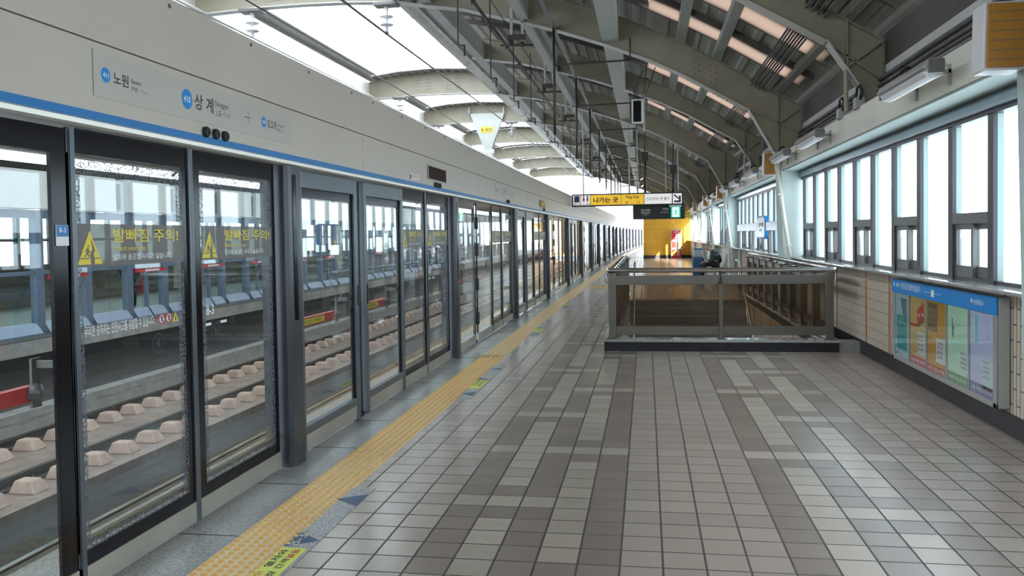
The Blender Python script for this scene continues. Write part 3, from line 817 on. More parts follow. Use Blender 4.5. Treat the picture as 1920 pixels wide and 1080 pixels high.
# line sign on the nearest header
def station_sign(y0, label, faint):
    r = thing('station_sign', label, 'sign', (XH + .0015, y0, 0), 'line signs on the header')
    m = MB(); m.box(0, .003, 0, 2.1, 2.205, 2.412); m.build('plate', K['cream2'], r)
    ink, wh = MB(), MB(); x = .0036
    def disc(y, z, rad):
        blu = MB(); n = 28; blu.add([(x, y + rad * math.cos(2 * math.pi * t / n), z + rad * math.sin(2 * math.pi * t / n)) for t in range(n)], [tuple(range(n))]); blu.build('station_disc', K['blue_bright'], r)
    for (y, z, rad, s) in ((.085, 2.31, .034, '411'), (.765, 2.309, .053, '410'), (1.672, 2.306, .034, '409')):
        disc(y, z, rad); text_into(wh, s, (x + .0006, y - rad * .62, z - rad * .33), YP, ZP, rad * 1.24, rad * .66, 0, .02)
    T = lambda s, y, z, w, h, b=.012: text_into(ink, s, (x, y, z), YP, ZP, w, h, 0, b)
    T('노원', .14, 2.28, .115, .058); T('Nowon', .275, 2.306, .082, .022, 0); T('芦原', .275, 2.27, .05, .022, 0); T('ノウォン', .345, 2.27, .07, .018, 0)
    T('상 계', .84, 2.268, .2, .085); T('Sanggye', 1.06, 2.308, .15, .04, 0); T('上溪', 1.06, 2.262, .065, .036, 0); T('サンゲ', 1.145, 2.262, .085, .032, 0)
    T('당고개', 1.725, 2.275, .125, .055); T('Danggogae', 1.868, 2.302, .105, .02, 0); T('堂峴', 1.868, 2.27, .042, .02, 0); T('タンゴゲ', 1.92, 2.27, .06, .018, 0)
    ink.box(x - .001, x, 1.41, 1.48, 2.303, 2.3075)
    for s in (1, -1):
        ink.add([(x, 1.482, 2.3052), (x, 1.477, 2.3052 + s * .004), (x, 1.45, 2.3052 + s * .036), (x, 1.455, 2.3052 + s * .038)], [(0, 1, 2, 3) if s > 0 else (3, 2, 1, 0)])
    ink.build('lettering', K['ink_grey'] if faint else K['ink'], r); wh.build('station_number', K['white'], r)
station_sign(3.393, 'long line sign naming the stations on the nearest header box', False)
station_sign(13.4, 'long line sign naming the stations on the third header box', True)
def lenses(y, dy, rr, label):
    r = thing('signal_lamps', label, 'lamp', (XH + (.0045 if y < 17 else .03), y, 2.157), 'three-lens lamps on the header')
    for i in range(3):
        m = MB(); m.lathe([(rr, 0), (rr, .012), (rr * .8, .02), (rr * .55, .022), (rr * .5, .012)], (0, (i - 1) * dy, 0), 0, 18)
        m.build('lens', K['rubber'], r)
for i, y in enumerate((4.445, 9.555, 14.6, 19.65)): lenses(y, .106, .03, 'row of three round dark lamps above the %s platform doorway from the camera' % ORD[i])
for i, (y, nm) in enumerate(((9.12, 'second'), (19.0, 'fourth'))):
    r = thing('display_screen', 'small dark display screen on the header above the %s doorway' % nm, 'screen', (XH + (.0015 if y < 12 else .026), y, 0), 'header displays')
    m = MB(); m.box(0, .012, 0, .86, 2.2, 2.365); m.build('bezel', K['steel_pale'], r, bevel=.003)
    m = MB(); m.box(.012, .014, .02, .84, 2.212, 2.353); m.build('screen', mat('dark screen', (.03, .012, .01), .12), r)
r = thing('notice_sticker', 'small white notice with red lettering on the second header box', 'sticker', (XH + .0015, 8.385, 0))
m = MB(); m.box(0, .002, 0, .4, 2.144, 2.226); m.build('sheet', K['white'], r)
m = MB(); text_into(m, '손대지마시오', (.0026, .11, 2.178), YP, ZP, .26, .034, 0, .02); text_into(m, '기대면 위험합니다', (.0026, .11, 2.153), YP, ZP, .26, .016, 0)
for a, b, c, d in ((.005, .395, 2.147, 2.151), (.005, .395, 2.219, 2.223), (.005, .01, 2.147, 2.223), (.39, .395, 2.147, 2.223)): m.box(.002, .0026, a, b, c, d)
m.box(.002, .0026, .03, .08, 2.16, 2.21, 1)
m.build('lettering', [K['red'], K['ink']], r)
# ================================================================ the roof
AX = -6.385                                   # the middle of the hall; the far half mirrors ours
FB = [(-6.385, 6.0), (-5.5, 5.985), (-4.45, 5.93), (-3.96, 5.83), (-3.27, 5.73), (-2.7, 5.57), (-2.18, 5.43), (-1.54, 5.25), (-.71, 4.96), (.08, 4.64), (.67, 4.35), (1.08, 4.11), (1.77, 3.71)]
WT = [(-6.385, 6.65), (-5.3, 6.6), (-4.5, 6.5), (-3.3, 6.3), (-2.2, 6.03), (-1.5, 5.83), (-.7, 5.55), (-.07, 5.27), (.6, 4.94), (1.28, 4.57), (2.0, 4.13), (2.67, 3.71)]
def interp(tab, x):
    if x < AX: x = 2 * AX - x
    if x <= tab[0][0]: return tab[0][1]
    for (a, b), (c, d) in zip(tab, tab[1:]):
        if x <= c: return b + (d - b) * (x - a) / (c - a)
    (a, b), (c, d) = tab[-2:]
    return d + (x - c) * (d - b) / (c - a)
wt = lambda x: interp(WT, x)
def strip_along(mb, pts, y0, y1, th, m=0):
    """a plate following pts (x, z), th thick downwards"""
    n = len(pts)
    vs = [(x, y0, z) for x, z in pts] + [(x, y1, z) for x, z in pts] + [(x, y0, z - th) for x, z in pts] + [(x, y1, z - th) for x, z in pts]
    fs = []
    for i in range(n - 1):
        fs += [(i, i + 1, n + i + 1, n + i), (2 * n + i, 3 * n + i, 3 * n + i + 1, 2 * n + i + 1), (i, 2 * n + i, 2 * n + i + 1, i + 1), (n + i, n + i + 1, 3 * n + i + 1, 3 * n + i)]
    fs += [(0, n, 3 * n, 2 * n), (n - 1, 3 * n - 1, 4 * n - 1, 2 * n - 1)]
    mb.add(vs, fs, m)
def rib(i, y, wide, xo):
    nm = '%s steel roof girder from the camera, %s' % (ORD[i], 'spanning the tracks' if wide else 'ending at the gutter')
    r = thing('roof_girder', nm, 'girder', (xo, y, 0), 'steel roof girders')
    if wide:
        fb = [(2 * AX - x, z) for x, z in FB[:0:-1]] + FB; tw = [(2 * AX - x, z) for x, z in WT[:0:-1]] + WT
    else:
        fb = [(-4.3, 5.95)] + [(x + .28, z + .02) for x, z in FB[3:]]; tw = [(-4.3, 6.48)] + WT[4:]
    kb = (2.2, 2.93) if wide else (2.4, 3.2)
    # web: quads between flange and top, then the knee plate
    kx, kz = fb[-1]
    xs = sorted(set(x for x, z in fb + tw if fb[0][0] <= x <= kx))
    fbz = (lambda x: interp(FB, x)) if wide else (lambda x: interp(fb, max(x, -4.3)))
    w = MB(); t = .012
    lo = [(x, fbz(x)) for x in xs]; hi = [(x, wt(x)) for x in xs]
    poly = lo + [kb, (kb[0], 2.93), (2.67, 2.93), (2.67, 3.71)] + [p for p in reversed(hi) if p[0] < 2.66]
    n = len(xs)
    for a in range(n - 1):
        w.prism([lo[a], lo[a + 1], hi[a + 1], hi[a]], 1, -t, t)
    w.prism([lo[-1], kb, (2.67, kb[1]), (2.67, 3.71), hi[-1]], 1, -t, t)
    if kb[1] > 2.95: w.prism([kb, (kb[0], 2.93), (2.67, 2.93), (2.67, kb[1])], 1, -t, t)
    w.build('web', K['steel_green'], r)
    f = MB(); strip_along(f, fb, -.1, .1, .02); f.build('bottom_flange', K['steel_white'], r)
    f = MB(); strip_along(f, tw, -.09, .09, .016); strip_along(f, [(2.66, 3.71), (2.69, 2.93)], -.09, .09, .02); f.build('top_flange', K['steel_green'], r)
    f = MB(); k0 = fb[-1]
    d = Vector((kb[0] - k0[0], kb[1] - k0[1])).normalized(); nn = Vector((-d.y, d.x)) * .02
    f.prism([k0, kb, (kb[0] + nn.x, kb[1] + nn.y), (k0[0] + nn.x, k0[1] + nn.y)], 1, -.085, .085)
    f.box(kb[0], kb[0] + .02, -.085, .085, 2.93, kb[1])
    f.build('knee_brace', K['steel_white'], r)
    f = MB()
    for (a, b) in (((2.28, 2.93), (2.28, 3.94)), ((kx, kz), (2.67, 3.25)), ((2.28, 3.42), (2.67, 3.70))):
        d = Vector((b[0] - a[0], b[1] - a[1])).normalized(); q = Vector((-d.y, d.x)) * .011
        f.prism([(a[0] - q.x, a[1] - q.y), (b[0] - q.x, b[1] - q.y), (b[0] + q.x, b[1] + q.y), (a[0] + q.x, a[1] + q.y)], 1, -.07, .07)
    f.build('stiffener', K['steel_green'], r)
    for cx in ((1.05,) + ((-5.9, -6.87) if wide else ())):
        cz = (fbz(cx) + wt(cx)) / 2; s = (wt(cx + .2) - wt(cx - .2)) / .4
        a, h = .24, .2; f = MB()
        f.prism([(cx - a, cz - h - a * s), (cx + a, cz - h + a * s), (cx + a, cz + h + a * s), (cx - a, cz + h - a * s)], 1, -.022, -.012)
        for u in (-.18, -.1, .1, .18):
            for v in (-.15, -.05, .05, .15): f.lathe([(.016, -.036), (.018, -.022)], (cx + u, 0, cz + v + u * s), 1, 6)
        f.build('splice_plate', K['steel_green'], r)
    if wide:
        f = MB(); strip_along(f, [(.7, interp(FB, .7) - .02), (1.7, interp(FB, 1.7) - .02)], -.08, .08, .008)
        for q in range(13):
            cx = .75 + q * .075; 
            for u in (-.06, .06): f.lathe([(.014, interp(FB, cx) - .04), (.014, interp(FB, cx) - .02)], (cx, u, 0), 2, 6)
        f.build('bolted_plate', K['steel_white'], r)
    return r
RIBS = [(5.05, 1), (10.2, 0), (15.3, 1), (20.4, 0), (25.7, 1), (32.3, 1), (39.8, 1), (47.5, 1), (55.0, 1), (63, 1)]
for i, (y, wide) in enumerate(RIBS): rib(i, y, wide, bend(y) * .4)
# lengthwise beams between the girders
def long_beam(name, label, x0, x1, z0, z1, mats, y0=YA, y1=66, cat='beam'):
    m = MB(); m.box(x0, x1, y0, y1, z0, z1); return tag(m.build(name, mats, bevel=.004), label, cat, 'lengthwise roof beams')
long_beam('roof_beam', 'pale box beam running the length of the roof over the middle of the platform', -.74, -.45, 4.99, 5.42, K['steel_pale'])
long_beam('roof_beam', 'pale narrow box beam along the roof between gutter and middle beam', -2.24, -2.07, 5.46, 5.9, K['steel_pale'])
long_beam('roof_beam', 'dull grey edge beam along the roof just behind the gutter', -4.05, -3.85, 5.86, 6.3, K['steel_pale'])
long_beam('roof_beam', 'grey box beam along the roof, left of the two crossing the pink roof lights', .57, .73, 5.0, 5.12, K['steel_pale'])
long_beam('roof_beam', 'grey box beam along the roof, right of the two crossing the pink roof lights', 1.2, 1.36, 4.64, 4.76, K['steel_pale'])
long_beam('roof_beam', 'grey beam along the roof eave above the wall conduits', 2.3, 2.42, 4.02, 4.14, K['steel_pale'])
long_beam('roof_beam', 'dark eave beam along the top of the right wall', 2.72, 2.9, 3.42, 3.8, K['purlin'])
long_beam('roof_beam', 'grey beam with broad lower flange along the track side of the opening', -8.75, -8.3, 5.9, 5.94, K['steel_white'], 5, 66)
long_beam('roof_beam', 'grey upright web plate along the track side of the opening', -8.62, -8.58, 5.94, 6.5, K['steel_white'], 5, 66)
# gutter along the opening and pipes beside it
m = MB(); m.prism([(-4.62, 6.12), (-4.62, 5.99), (-4.57, 5.93), (-4.47, 5.93), (-4.38, 5.99), (-4.38, 6.12), (-4.40, 6.12), (-4.41, 6.0), (-4.48, 5.95), (-4.56, 5.95), (-4.6, 6.0), (-4.6, 6.12)], 1, YA, 66)
for q in range(26): m.prism([(-4.627, 6.12), (-4.627, 5.987), (-4.573, 5.923), (-4.467, 5.923), (-4.373, 5.987), (-4.373, 6.12), (-4.38, 6.12), (-4.38, 5.99), (-4.47, 5.93), (-4.57, 5.93), (-4.62, 5.99), (-4.62, 6.12)], 1, 2 + q * 2.4, 2.04 + q * 2.4)
tag(m.build('gutter', K['gutter']), 'long cream rain gutter along the edge of the roof opening', 'gutter')
m = MB(); m.tube([(-4.2, YA, 5.95), (-4.2, 66, 5.95)], .05, 8)
for q in range(40): m.ball((-4.2, 1 + q * 1.6, 5.895), .028, 8)
tag(m.build('conduit', K['pipe_grey']), 'grey pipe with bright clips beside the rain gutter', 'conduit')
m = MB(); m.tube([(-4.29, YA, 6.0), (-4.29, 66, 6.0)], .035, 8); tag(m.build('conduit', K['gutter']), 'cream pipe hard against the rain gutter', 'conduit')
for i in range(8):
    m = MB(); x = 1.84 + (i % 4) * .065; z = wt(x) - .06 - (i // 4) * .06
    m.tube([(x, YA, z + .02), (x, 64, z + .02)], .014, 6)
    tag(m.build('conduit', K['pipe_grey']), 'thin dark conduit of the bundle slung under the roof, %s of eight' % ORD[i], 'conduit', 'bundle of thin roof conduits')
m = MB()
for q in range(40): m.box(1.78, 2.3, 2 + q * 1.6, 2.03 + q * 1.6, wt(2.0) - .16, wt(2.0) - .145)
# deck with trapezoid ribs, open at the roof lights
def deck_piece(mb, xa, xb, ya, yb, off=.26):
    n = max(1, round((xb - xa) / .26)); p = (xb - xa) / n; pts = []
    for i in range(n):
        x = xa + i * p
        pts += [(x, 0), (x + p * .3, 0), (x + p * .4, .045), (x + p * .9, .045)]
    pts.append((xb, 0))
    vs = []
    for y in (ya, yb): vs += [(x, y, wt(x) + off + h) for x, h in pts]
    k = len(pts); mb.add(vs, [(i, i + 1, k + i + 1, k + i) for i in range(k - 1)])
    for y in (ya, yb):
        mb.add([(x, y, wt(x) + off - .004) for x, h in pts] + [(x, y, wt(x) + off + h + .002) for x, h in pts], [(i, i + 1, k + i + 1, k + i) for i in range(k - 1)])
    vs = [(x, y, wt(x) + off + h + .012) for y in (ya, yb) for x, h in pts]
    mb.add(vs, [(i, k + i, k + i + 1, i + 1) for i in range(k - 1)])
dk = MB(); lights = []
yprev = YA
for i, (y, wide) in enumerate(RIBS):
    if y >= 25 and i >= 5: gaps = [(y - 3.6, y - 3.0), (y - 1.45, y - .85)]
    else: gaps = [(y - 3.25, y - 2.65), (y - 1.4, y - .8)]
    for a, b in gaps:
        deck_piece(dk, .08, 2.5, yprev, a); lights.append((a, b, i)); yprev = b
deck_piece(dk, .08, 2.5, yprev, 120)
deck_piece(dk, -4.36, .08, YA, 120); deck_piece(dk, 2.5, 3.3, YA, 120)
for y, wide in RIBS:
    if wide and y > 10: deck_piece(dk, -8.42, -4.36, y - .6, y + .1, .03)
deck_piece(dk, -15.6, -8.42, YA, 68)
struct(dk.build('ceiling', K['deck']), 'ribbed metal roof deck')
for n, (a, b, i) in enumerate(lights):
    m = MB()
    pts = [(.08 + (2.42) * q / 10, wt(.08 + 2.42 * q / 10) + .155) for q in range(11)]
    strip_along(m, pts, a - .06, b + .06, .006)
    tag(m.build('roof_light', K['frp']), 'pinkish translucent roof light strip, %s before the %s roof girder' % (['farther', 'nearer'][(n + 1) % 2] if True else '', ORD[i]), 'skylight', 'translucent roof lights')
pn = 0
for i, (y, wide) in enumerate(RIBS):
    for j, (a, bq, ii) in enumerate([l for l in lights if l[2] == i]):
        for s, yy in (('near', a - .14), ('far', bq + .06)):
            m = MB(); x0 = -4.2
            pts = [(x0 + (2.6 - x0) * q / 22, wt(x0 + (2.6 - x0) * q / 22) + .255) for q in range(23)]
            strip_along(m, pts, yy, yy + .08, .1)
            tag(m.build('purlin', K['purlin']), 'dark curved purlin on the %s edge of the %s roof light before the %s girder' % (s, ['nearer', 'farther'][j], ORD[i]), 'purlin', 'dark curved purlins')
# dark hanging rods with hooked feet
for i in range(16):
    y = 11.5 + 2.5 * i
    m = MB(); m.tube([(-2.55, y, 5.68), (-2.55, y, 4.22), (-2.5, y, 4.2), (-2.46, y, 4.21)], .011, 5)
    m.tube([(-2.46, y, 4.21), (-2.46, y, 4.06)], .014, 5)
    tag(m.build('hanging_rod', K['pipe_dark']), 'thin dark rod with a hooked foot hanging above the screen doors, %s from the camera' % ORD[i], 'rod', 'hooked hanging rods')
m = MB(); m.tube([(-2.592, YA, 5.17), (-2.592, 60, 5.17)], .028, 6); m.tube([(-2.42, YA, 5.33), (-2.42, 60, 5.33)], .008, 5)
for q in range(30): m.box(-2.63, -2.565, 8 + 1.6 * q, 8.06 + 1.6 * q, 5.135, 5.205)
tag(m.build('conduit', K['pipe_dark']), 'dark pipe with a thin wire slung lengthwise through the hanging rods', 'conduit')
m = MB(); m.prism([(-1.63, 5.24), (-1.56, 5.24), (-1.56, 5.25), (-1.62, 5.25), (-1.62, 5.31), (-1.63, 5.31)], 1, YA, 60); tag(m.build('angle_rail', K['pipe_grey']), 'slim angle rail running lengthwise under the roof girders', 'rail')
for i in range(9):
    y = 15.1 + 4.9 * i
    r = thing('hanger_frame', 'dark drop pipe with a strut to the middle beam, %s from the camera' % ORD[i], 'hanger', (0, y, 0), 'drop pipes')
    m = MB(); m.tube([(-1.6, 0, 5.26), (-1.6, 0, 3.35)], .024, 8); m.build('drop_pipe', K['pipe_dark'], r)
    m = MB(); m.tube([(-1.6, 0, 4.6), (-.25, 0, 4.62)], .018, 6); m.tube([(-.25, 0, 4.6), (-.25, 0, 5.0)], .014, 6); m.build('strut', K['pipe_dark'], r)
# hung double brackets with clamps on the left of each girder
for i, (y, wide) in enumerate(RIBS[2:8]):
    r = thing('clamp_hanger', 'pair of pale flat hangers with dark clamps under the %s roof girder' % ORD[i + 2], 'hanger', (-2.28, y + .02, 0), 'clamp hangers')
    for s in (-.1, .1):
        m = MB(); m.box(s - .025, s + .025, -.12, -.105, 5.15, 5.75); m.build('hanger', K['steel_pale'], r)
    m = MB(); m.box(-.16, .16, -.14, -.08, 5.1, 5.2); m.ball((-.12, -.11, 5.06), .05, 8); m.ball((.1, -.11, 5.02), .05, 8); m.tube([(-.3, -.11, 5.02), (.3, -.11, 5.0)], .02, 6); m.build('clamp', K['pipe_dark'], r)
# insulators and wires over the tracks
def insulator(x, y, label):
    r = thing('insulator', label, 'insulator', (x, y, interp(FB, x) - .02), 'insulators')
    m = MB(); m.box(-.22, .22, -.14, .14, -.05, 0); m.build('mounting_plate', K['pipe_grey'], r)
    m = MB(); m.lathe([(.02, -.52), (.03, -.5), (.03, -.42), (.12, -.405), (.13, -.39), (.03, -.36), (.03, -.27), (.12, -.255), (.13, -.24), (.03, -.21), (.03, -.15), (.05, -.05)], (0, 0, 0), 2, 16); m.build('insulator_discs', K['speaker_white'], r)
    m = MB(); m.box(-.02, .02, -.06, .06, -.58, -.52); m.build('clamp', K['pipe_grey'], r)
insulator(-7.42, 15.3, 'left of two white insulators under the first roof arch over the tracks')
insulator(-4.75, 15.3, 'right of two white insulators under the first roof arch over the tracks')
insulator(-7.6, 25.7, 'white insulator under the second roof arch, above the header edge')
insulator(-8.0, 32.3, 'white insulator left of the hanging plate under the third roof arch')
insulator(-5.1, 32.3, 'white insulator under the third roof arch near the gutter')
def wire(pts, r, label, m=K['pipe_dark']):
    q = MB(); q.tube(pts, r, 6); tag(q.build('overhead_wire', m), label, 'wire', 'overhead wires')
wire([(-7.42, YA, 5.37), (-7.42, 15.3, 5.38), (-7.42, 25, 5.4), (-7.42, 60, 5.4)], .03, 'bright thick wire under the insulators along the header edge', K['chrome'])
wire([(-7.15, YA, 5.92), (-7.15, 66, 5.92)], .016, 'thin dark wire crossing the sky above the left insulators')
wire([(-4.75 - .1, 4, 5.4), (-4.75, 15.3, 5.36), (-4.95, 25, 5.6), (-5.1, 32, 5.75), (-5.1, 60, 5.75)], .022, 'brownish wire slung from the right insulator across the sky', K['pipe_grey'])
r = thing('hanging_plate', 'white triangular hanging bracket with a small yellow number plate under the third roof arch', 'bracket', (-6.08, 32.17, 6.3))
m = MB(); m.prism([(-.62, 0), (.66, 0), (.6, -.2), (.2, -1.4), (-.06, -1.4), (-.36, -.7)], 1, -.02, .02); m.build('plate', K['steel_pale'], r)
m = MB(); m.box(-.22, .28, -.03, -.021, -.75, -.52, 0); text_into(m, 'K 822', (-.18, -.032, -.7), XP, ZP, .42, .13, 1, .02); m.build('number_plate', [K['yellow'], K['ink']], r)
m = MB(); m.tube([(.7, 0, .25), (.7, 0, 0), (.22, 0, -1.35)], .04, 6); m.tube([(-.66, 0, .25), (-.66, 0, 0)], .04, 6); m.box(-.05, .3, -.06, .06, -1.55, -1.4); m.build('strut', K['steel_white'], r)
# hung side-on monitor
r = thing('hanging_monitor', 'narrow white framed monitor hanging on cables beneath the middle of the roof', 'monitor', (-.13, 15.0, 3.70))
m = MB(); m.box(-.1, .1, -.04, .05, -.21, .21); m.build('casing', K['speaker_white'], r, bevel=.012)
m = MB(); m.box(-.075, .065, -.043, -.04, -.185, .185); m.build('screen', K['black'], r)
m = MB(); m.box(.1, .125, -.02, .02, -.36, .26); m.build('bracket', K['steel_pale'], r)
m = MB(); m.tube([(0, 0, .21), (-.04, 0, .4), (.05, 0, .58), (.2, 0, .56)], .012, 6); m.tube([(.02, 0, .21), (.0, 0, .5), (.1, 0, .7)], .008, 6); m.tube([(.11, 0, .26), (.16, .22, .86)], .008, 6); m.tube([(.13, 0, .26), (.32, .22, .8)], .008, 6); m.build('cable', K['rubber'], r)
m = MB(); m.ball((.12, 0, .28), .05, 8); m.build('swivel', K['pipe_grey'], r)
# ================================================================ stair well
BY = 11.25
m = MB()
for a in ((-.57, 2.42, BY, BY + .2), (-.57, ST_X0, BY + .2, 20.1), (ST_X1, 2.42, BY + .2, 20.1)): m.box(*a, 0, .122)
struct(m.build('trim_30', K['black_stone']), 'black stone kerb around the stair well')
m = MB()
for a in ((-.585, 2.435, BY - .015, BY + .22), (-.585, ST_X0 + .02, BY + .22, 20.1), (ST_X1 - .02, 2.435, BY + .22, 20.1)): m.box(*a, .122, .158)
struct(m.build('trim_31', K['granite_sill'], bevel=.004), 'polished granite cap of the stair well kerb')
m = MB(); m.box(2.42, WX, BY + .02, BY + .3, 0, .13); struct(m.build('trim_32', K['granite']), 'low granite block between the kerb and the right wall')
m = MB(); m.box(ST_X0 - .12, ST_X0, BY, 20.1, -5.2, 0); struct(m.build('wall_stair_left', K['wall_tile']), 'tiled left wall of the stair well')
m = MB(); m.box(ST_X1, ST_X1 + .12, BY, 20.1, -5.2, 0); struct(m.build('wall_stair_right', K['wall_tile']), 'tiled right wall of the stair well')
m = MB(); m.box(ST_X0, ST_X1, BY + .08, BY + .2, -5.2, 0); struct(m.build('wall_stair_end', K['white_wall']), 'end wall of the stair well below the front railing')
m = MB()
for y in (12.3, 13.5, 14.7, 15.9, 17.1, 18.3): m.box(ST_X1 - .004, ST_X1 + .01, y - .03, y + .03, -4, 0)
struct(m.build('trim_33', K['orange_tile']), 'orange tile stripes in the stair wall')
r = thing('staircase', 'dark stone staircase going down towards the camera inside the railing', 'stairs', (0, 19.9, 0))
for i in range(26):
    y = -.32 * i; z = -.165 * (i + 1)
    m = MB(); m.box(ST_X0 + .006, ST_X1 - .006, y - .32, y + .02, z - .165, z, 0); m.box(ST_X0 + .006, ST_X1 - .006, y - .32, y - .285, z, z + .004, 1)
    m.build('step', [K['granite'], K['granite_sill']], r)
def handrail(x, label):
    r = thing('handrail', label, 'handrail', (x, 19.9, 0), 'stair handrails')
    sl = .165 / .32
    m = MB(); m.tube([(0, .55, .62), (0, .62, .78), (0, .55, .9), (0, 0, .9), (0, -8.15, .9 - 8.15 * sl)], .021, 8); m.build('rail', K['chrome'], r)
    m = MB()
    for q in range(6): m.tube([(0, -1.6 * q - .1, -.165 * (5 * q + 1) + .003), (0, -1.6 * q - .1, .9 - (1.6 * q + .1) * sl)], .016, 6)
    m.build('baluster', K['chrome'], r)
handrail(-.28, 'thin steel handrail down the left side of the stairs'); handrail(2.08, 'thin steel handrail down the right side of the stairs')
# front railing
r = thing('railing', 'steel railing with smoked glass across the near end of the stair well', 'railing', (0, BY + .06, .158))
for x, w, lb in ((-.46, .05, ''), (.955, .025, ''), (2.315, .05, '')):
    m = MB(); m.box(x - w, x + w, -.03, .03, 0, .88 if w > .03 else .82); m.box(x - w - .03, x + w + .03, -.06, .06, 0, .012); m.build('post', K['stainless'], r, bevel=.004)
for z0, z1, nm in ((.72, .84, 'upper_rail'), (.055, .17, 'lower_rail')):
    m = MB(); m.box(-.41, .93, -.02, .02, z0, z1); m.box(.98, 2.265, -.02, .02, z0, z1); m.build(nm, K['stainless'], r, bevel=.004)
for a, b in ((-.41, .93), (.98, 2.265)):
    m = MB(); m.box(a, b, -.004, .004, .17, .72); m.build('glass_panel', K['smoked'], r)
m = MB(); m.tube([(-.53, 0, .915), (-.5, -.0, .915), (2.36, 0, .9), (2.4, 0, .9)], .032, 12); m.build('top_rail', K['chrome'], r)
for x, s in ((-.46, -1), (2.315, 1)):
    m = MB(); m.tube([(x + s * .06, 0, .88), (x + s * .085, 0, .82), (x + s * .07, 0, .76), (x + s * .03, 0, .73)], .012, 6); m.build('rail_bracket', K['chrome'], r)
m = MB(); m.tube([(.955, -.03, .76), (.955, -.05, .82), (.955, -.02, .89)], .014, 6); m.ball((.955, -.035, .75), .03, 8); m.build('rail_bracket', K['pipe_dark'], r)
# side railings
def side_rail(x, s, n, y1, label):
    r = thing('railing', label, 'railing', (x, BY + .06, .158))
    L = y1 - BY - .06
    for i in range(1, n + 1):
        y = L * i / n
        m = MB(); m.box(-.05, .05, y - .045, y + .045, 0, .82); m.box(-.09, .09, y - .07, y + .07, .82, .835); m.build('post', K['stainless'], r, bevel=.004)
        m = MB(); m.tube([(-s * .0, y, .835), (s * .05, y, .85), (s * .06, y, .89), (s * .02, y, .9)], .012, 6); m.build('rail_bracket', K['chrome'], r)
    for z0, z1, nm in ((.72, .82, 'upper_rail'), (.055, .16, 'lower_rail')):
        m = MB(); m.box(-.02, .02, .1, L, z0, z1); m.build(nm, K['stainless'], r)
    m = MB(); m.tube([(s * .02, .034, .91), (s * .02, L + .1, .91), (s * .02, L + .22, .86), (s * .02, L + .24, .6)], .032, 10); m.build('top_rail', K['chrome'], r)
side_rail(-.46, -1, 9, 20.0, 'long steel railing along the left side of the stair well')
side_rail(2.335, 1, 9, 20.0, 'long steel railing along the right side of the stair well')
# ================================================================ poster case on the right wall
r = thing('poster_case', 'wall case of five posters with a bright blue heading under the windows', 'display case', (WX - .005, 8.15, 0))
ya, yb = -1.36, 1.36
m = MB(); m.box(-.085, 0, ya, yb, .195, 1.04); m.build('back_box', K['steel_pale'], r, bevel=.01)
m = MB()
for a, b, c, d in ((ya, ya + .06, .195, .9), (yb - .06, yb, .195, .9), (ya, yb, .195, .235)): m.box(-.1, -.085, a, b, c, d)
m.build('frame', K['cement'], r, bevel=.003)
m = MB(); m.box(-.102, -.085, ya, yb, .9, 1.04); hd = m.build('heading_panel', K['blue_bright'], r, bevel=.004)
m = MB(); NY = (0, -1, 0); xx = -.1028
T = lambda s, y, z, w, h, b=.01: text_into(m, s, (xx, y, z), NY, ZP, w, h, 0, b)
T('알림판', 1.2, .965, .12, .04); m.lathe([(.022, xx), (.022, xx + .0005)], (0, 1.27, .985), 0, 12)
T('시민의 말고 함께 하겠습니다', 1.03, .945, .62, .07, .008)
m.box(xx, xx + .001, .02, .1, .935, 1.0); m.box(xx, xx + .001, .1, .3, .967, .971); m.box(xx, xx + .001, -.16, .02, .967, .971)
T('서울특별시', -.92, .95, .2, .045); m.lathe([(.02, xx), (.02, xx + .0005)], (0, -.88, .975), 0, 12)
m.build('lettering', K['white'], hd)
def pc(n, c): return mat('poster ' + n, c, .35)
PM = dict(teal=pc('teal', (0.0653, 0.362, 0.362)), slate=pc('slate', (0.189, 0.261, 0.334)), pale=pc('pale', (0.58, 0.652, 0.725)), tan=pc('tan', (0.812, 0.478, 0.174)), red=pc('red', (0.725, 0.0435, 0.0508)),
          orange=pc('orange', (0.754, 0.319, 0.0435)), brown=pc('brown', (0.232, 0.145, 0.087)), mint=pc('mint', (0.696, 0.841, 0.638)), green=pc('green', (0.145, 0.319, 0.116)), lilac=pc('lilac', (0.725, 0.609, 0.85)), purple=pc('purple', (0.275, 0.174, 0.406)), sky=pc('sky', (0.203, 0.609, 0.85)))
edges = [1.3, .79, .27, -.27, -.79, -1.3]
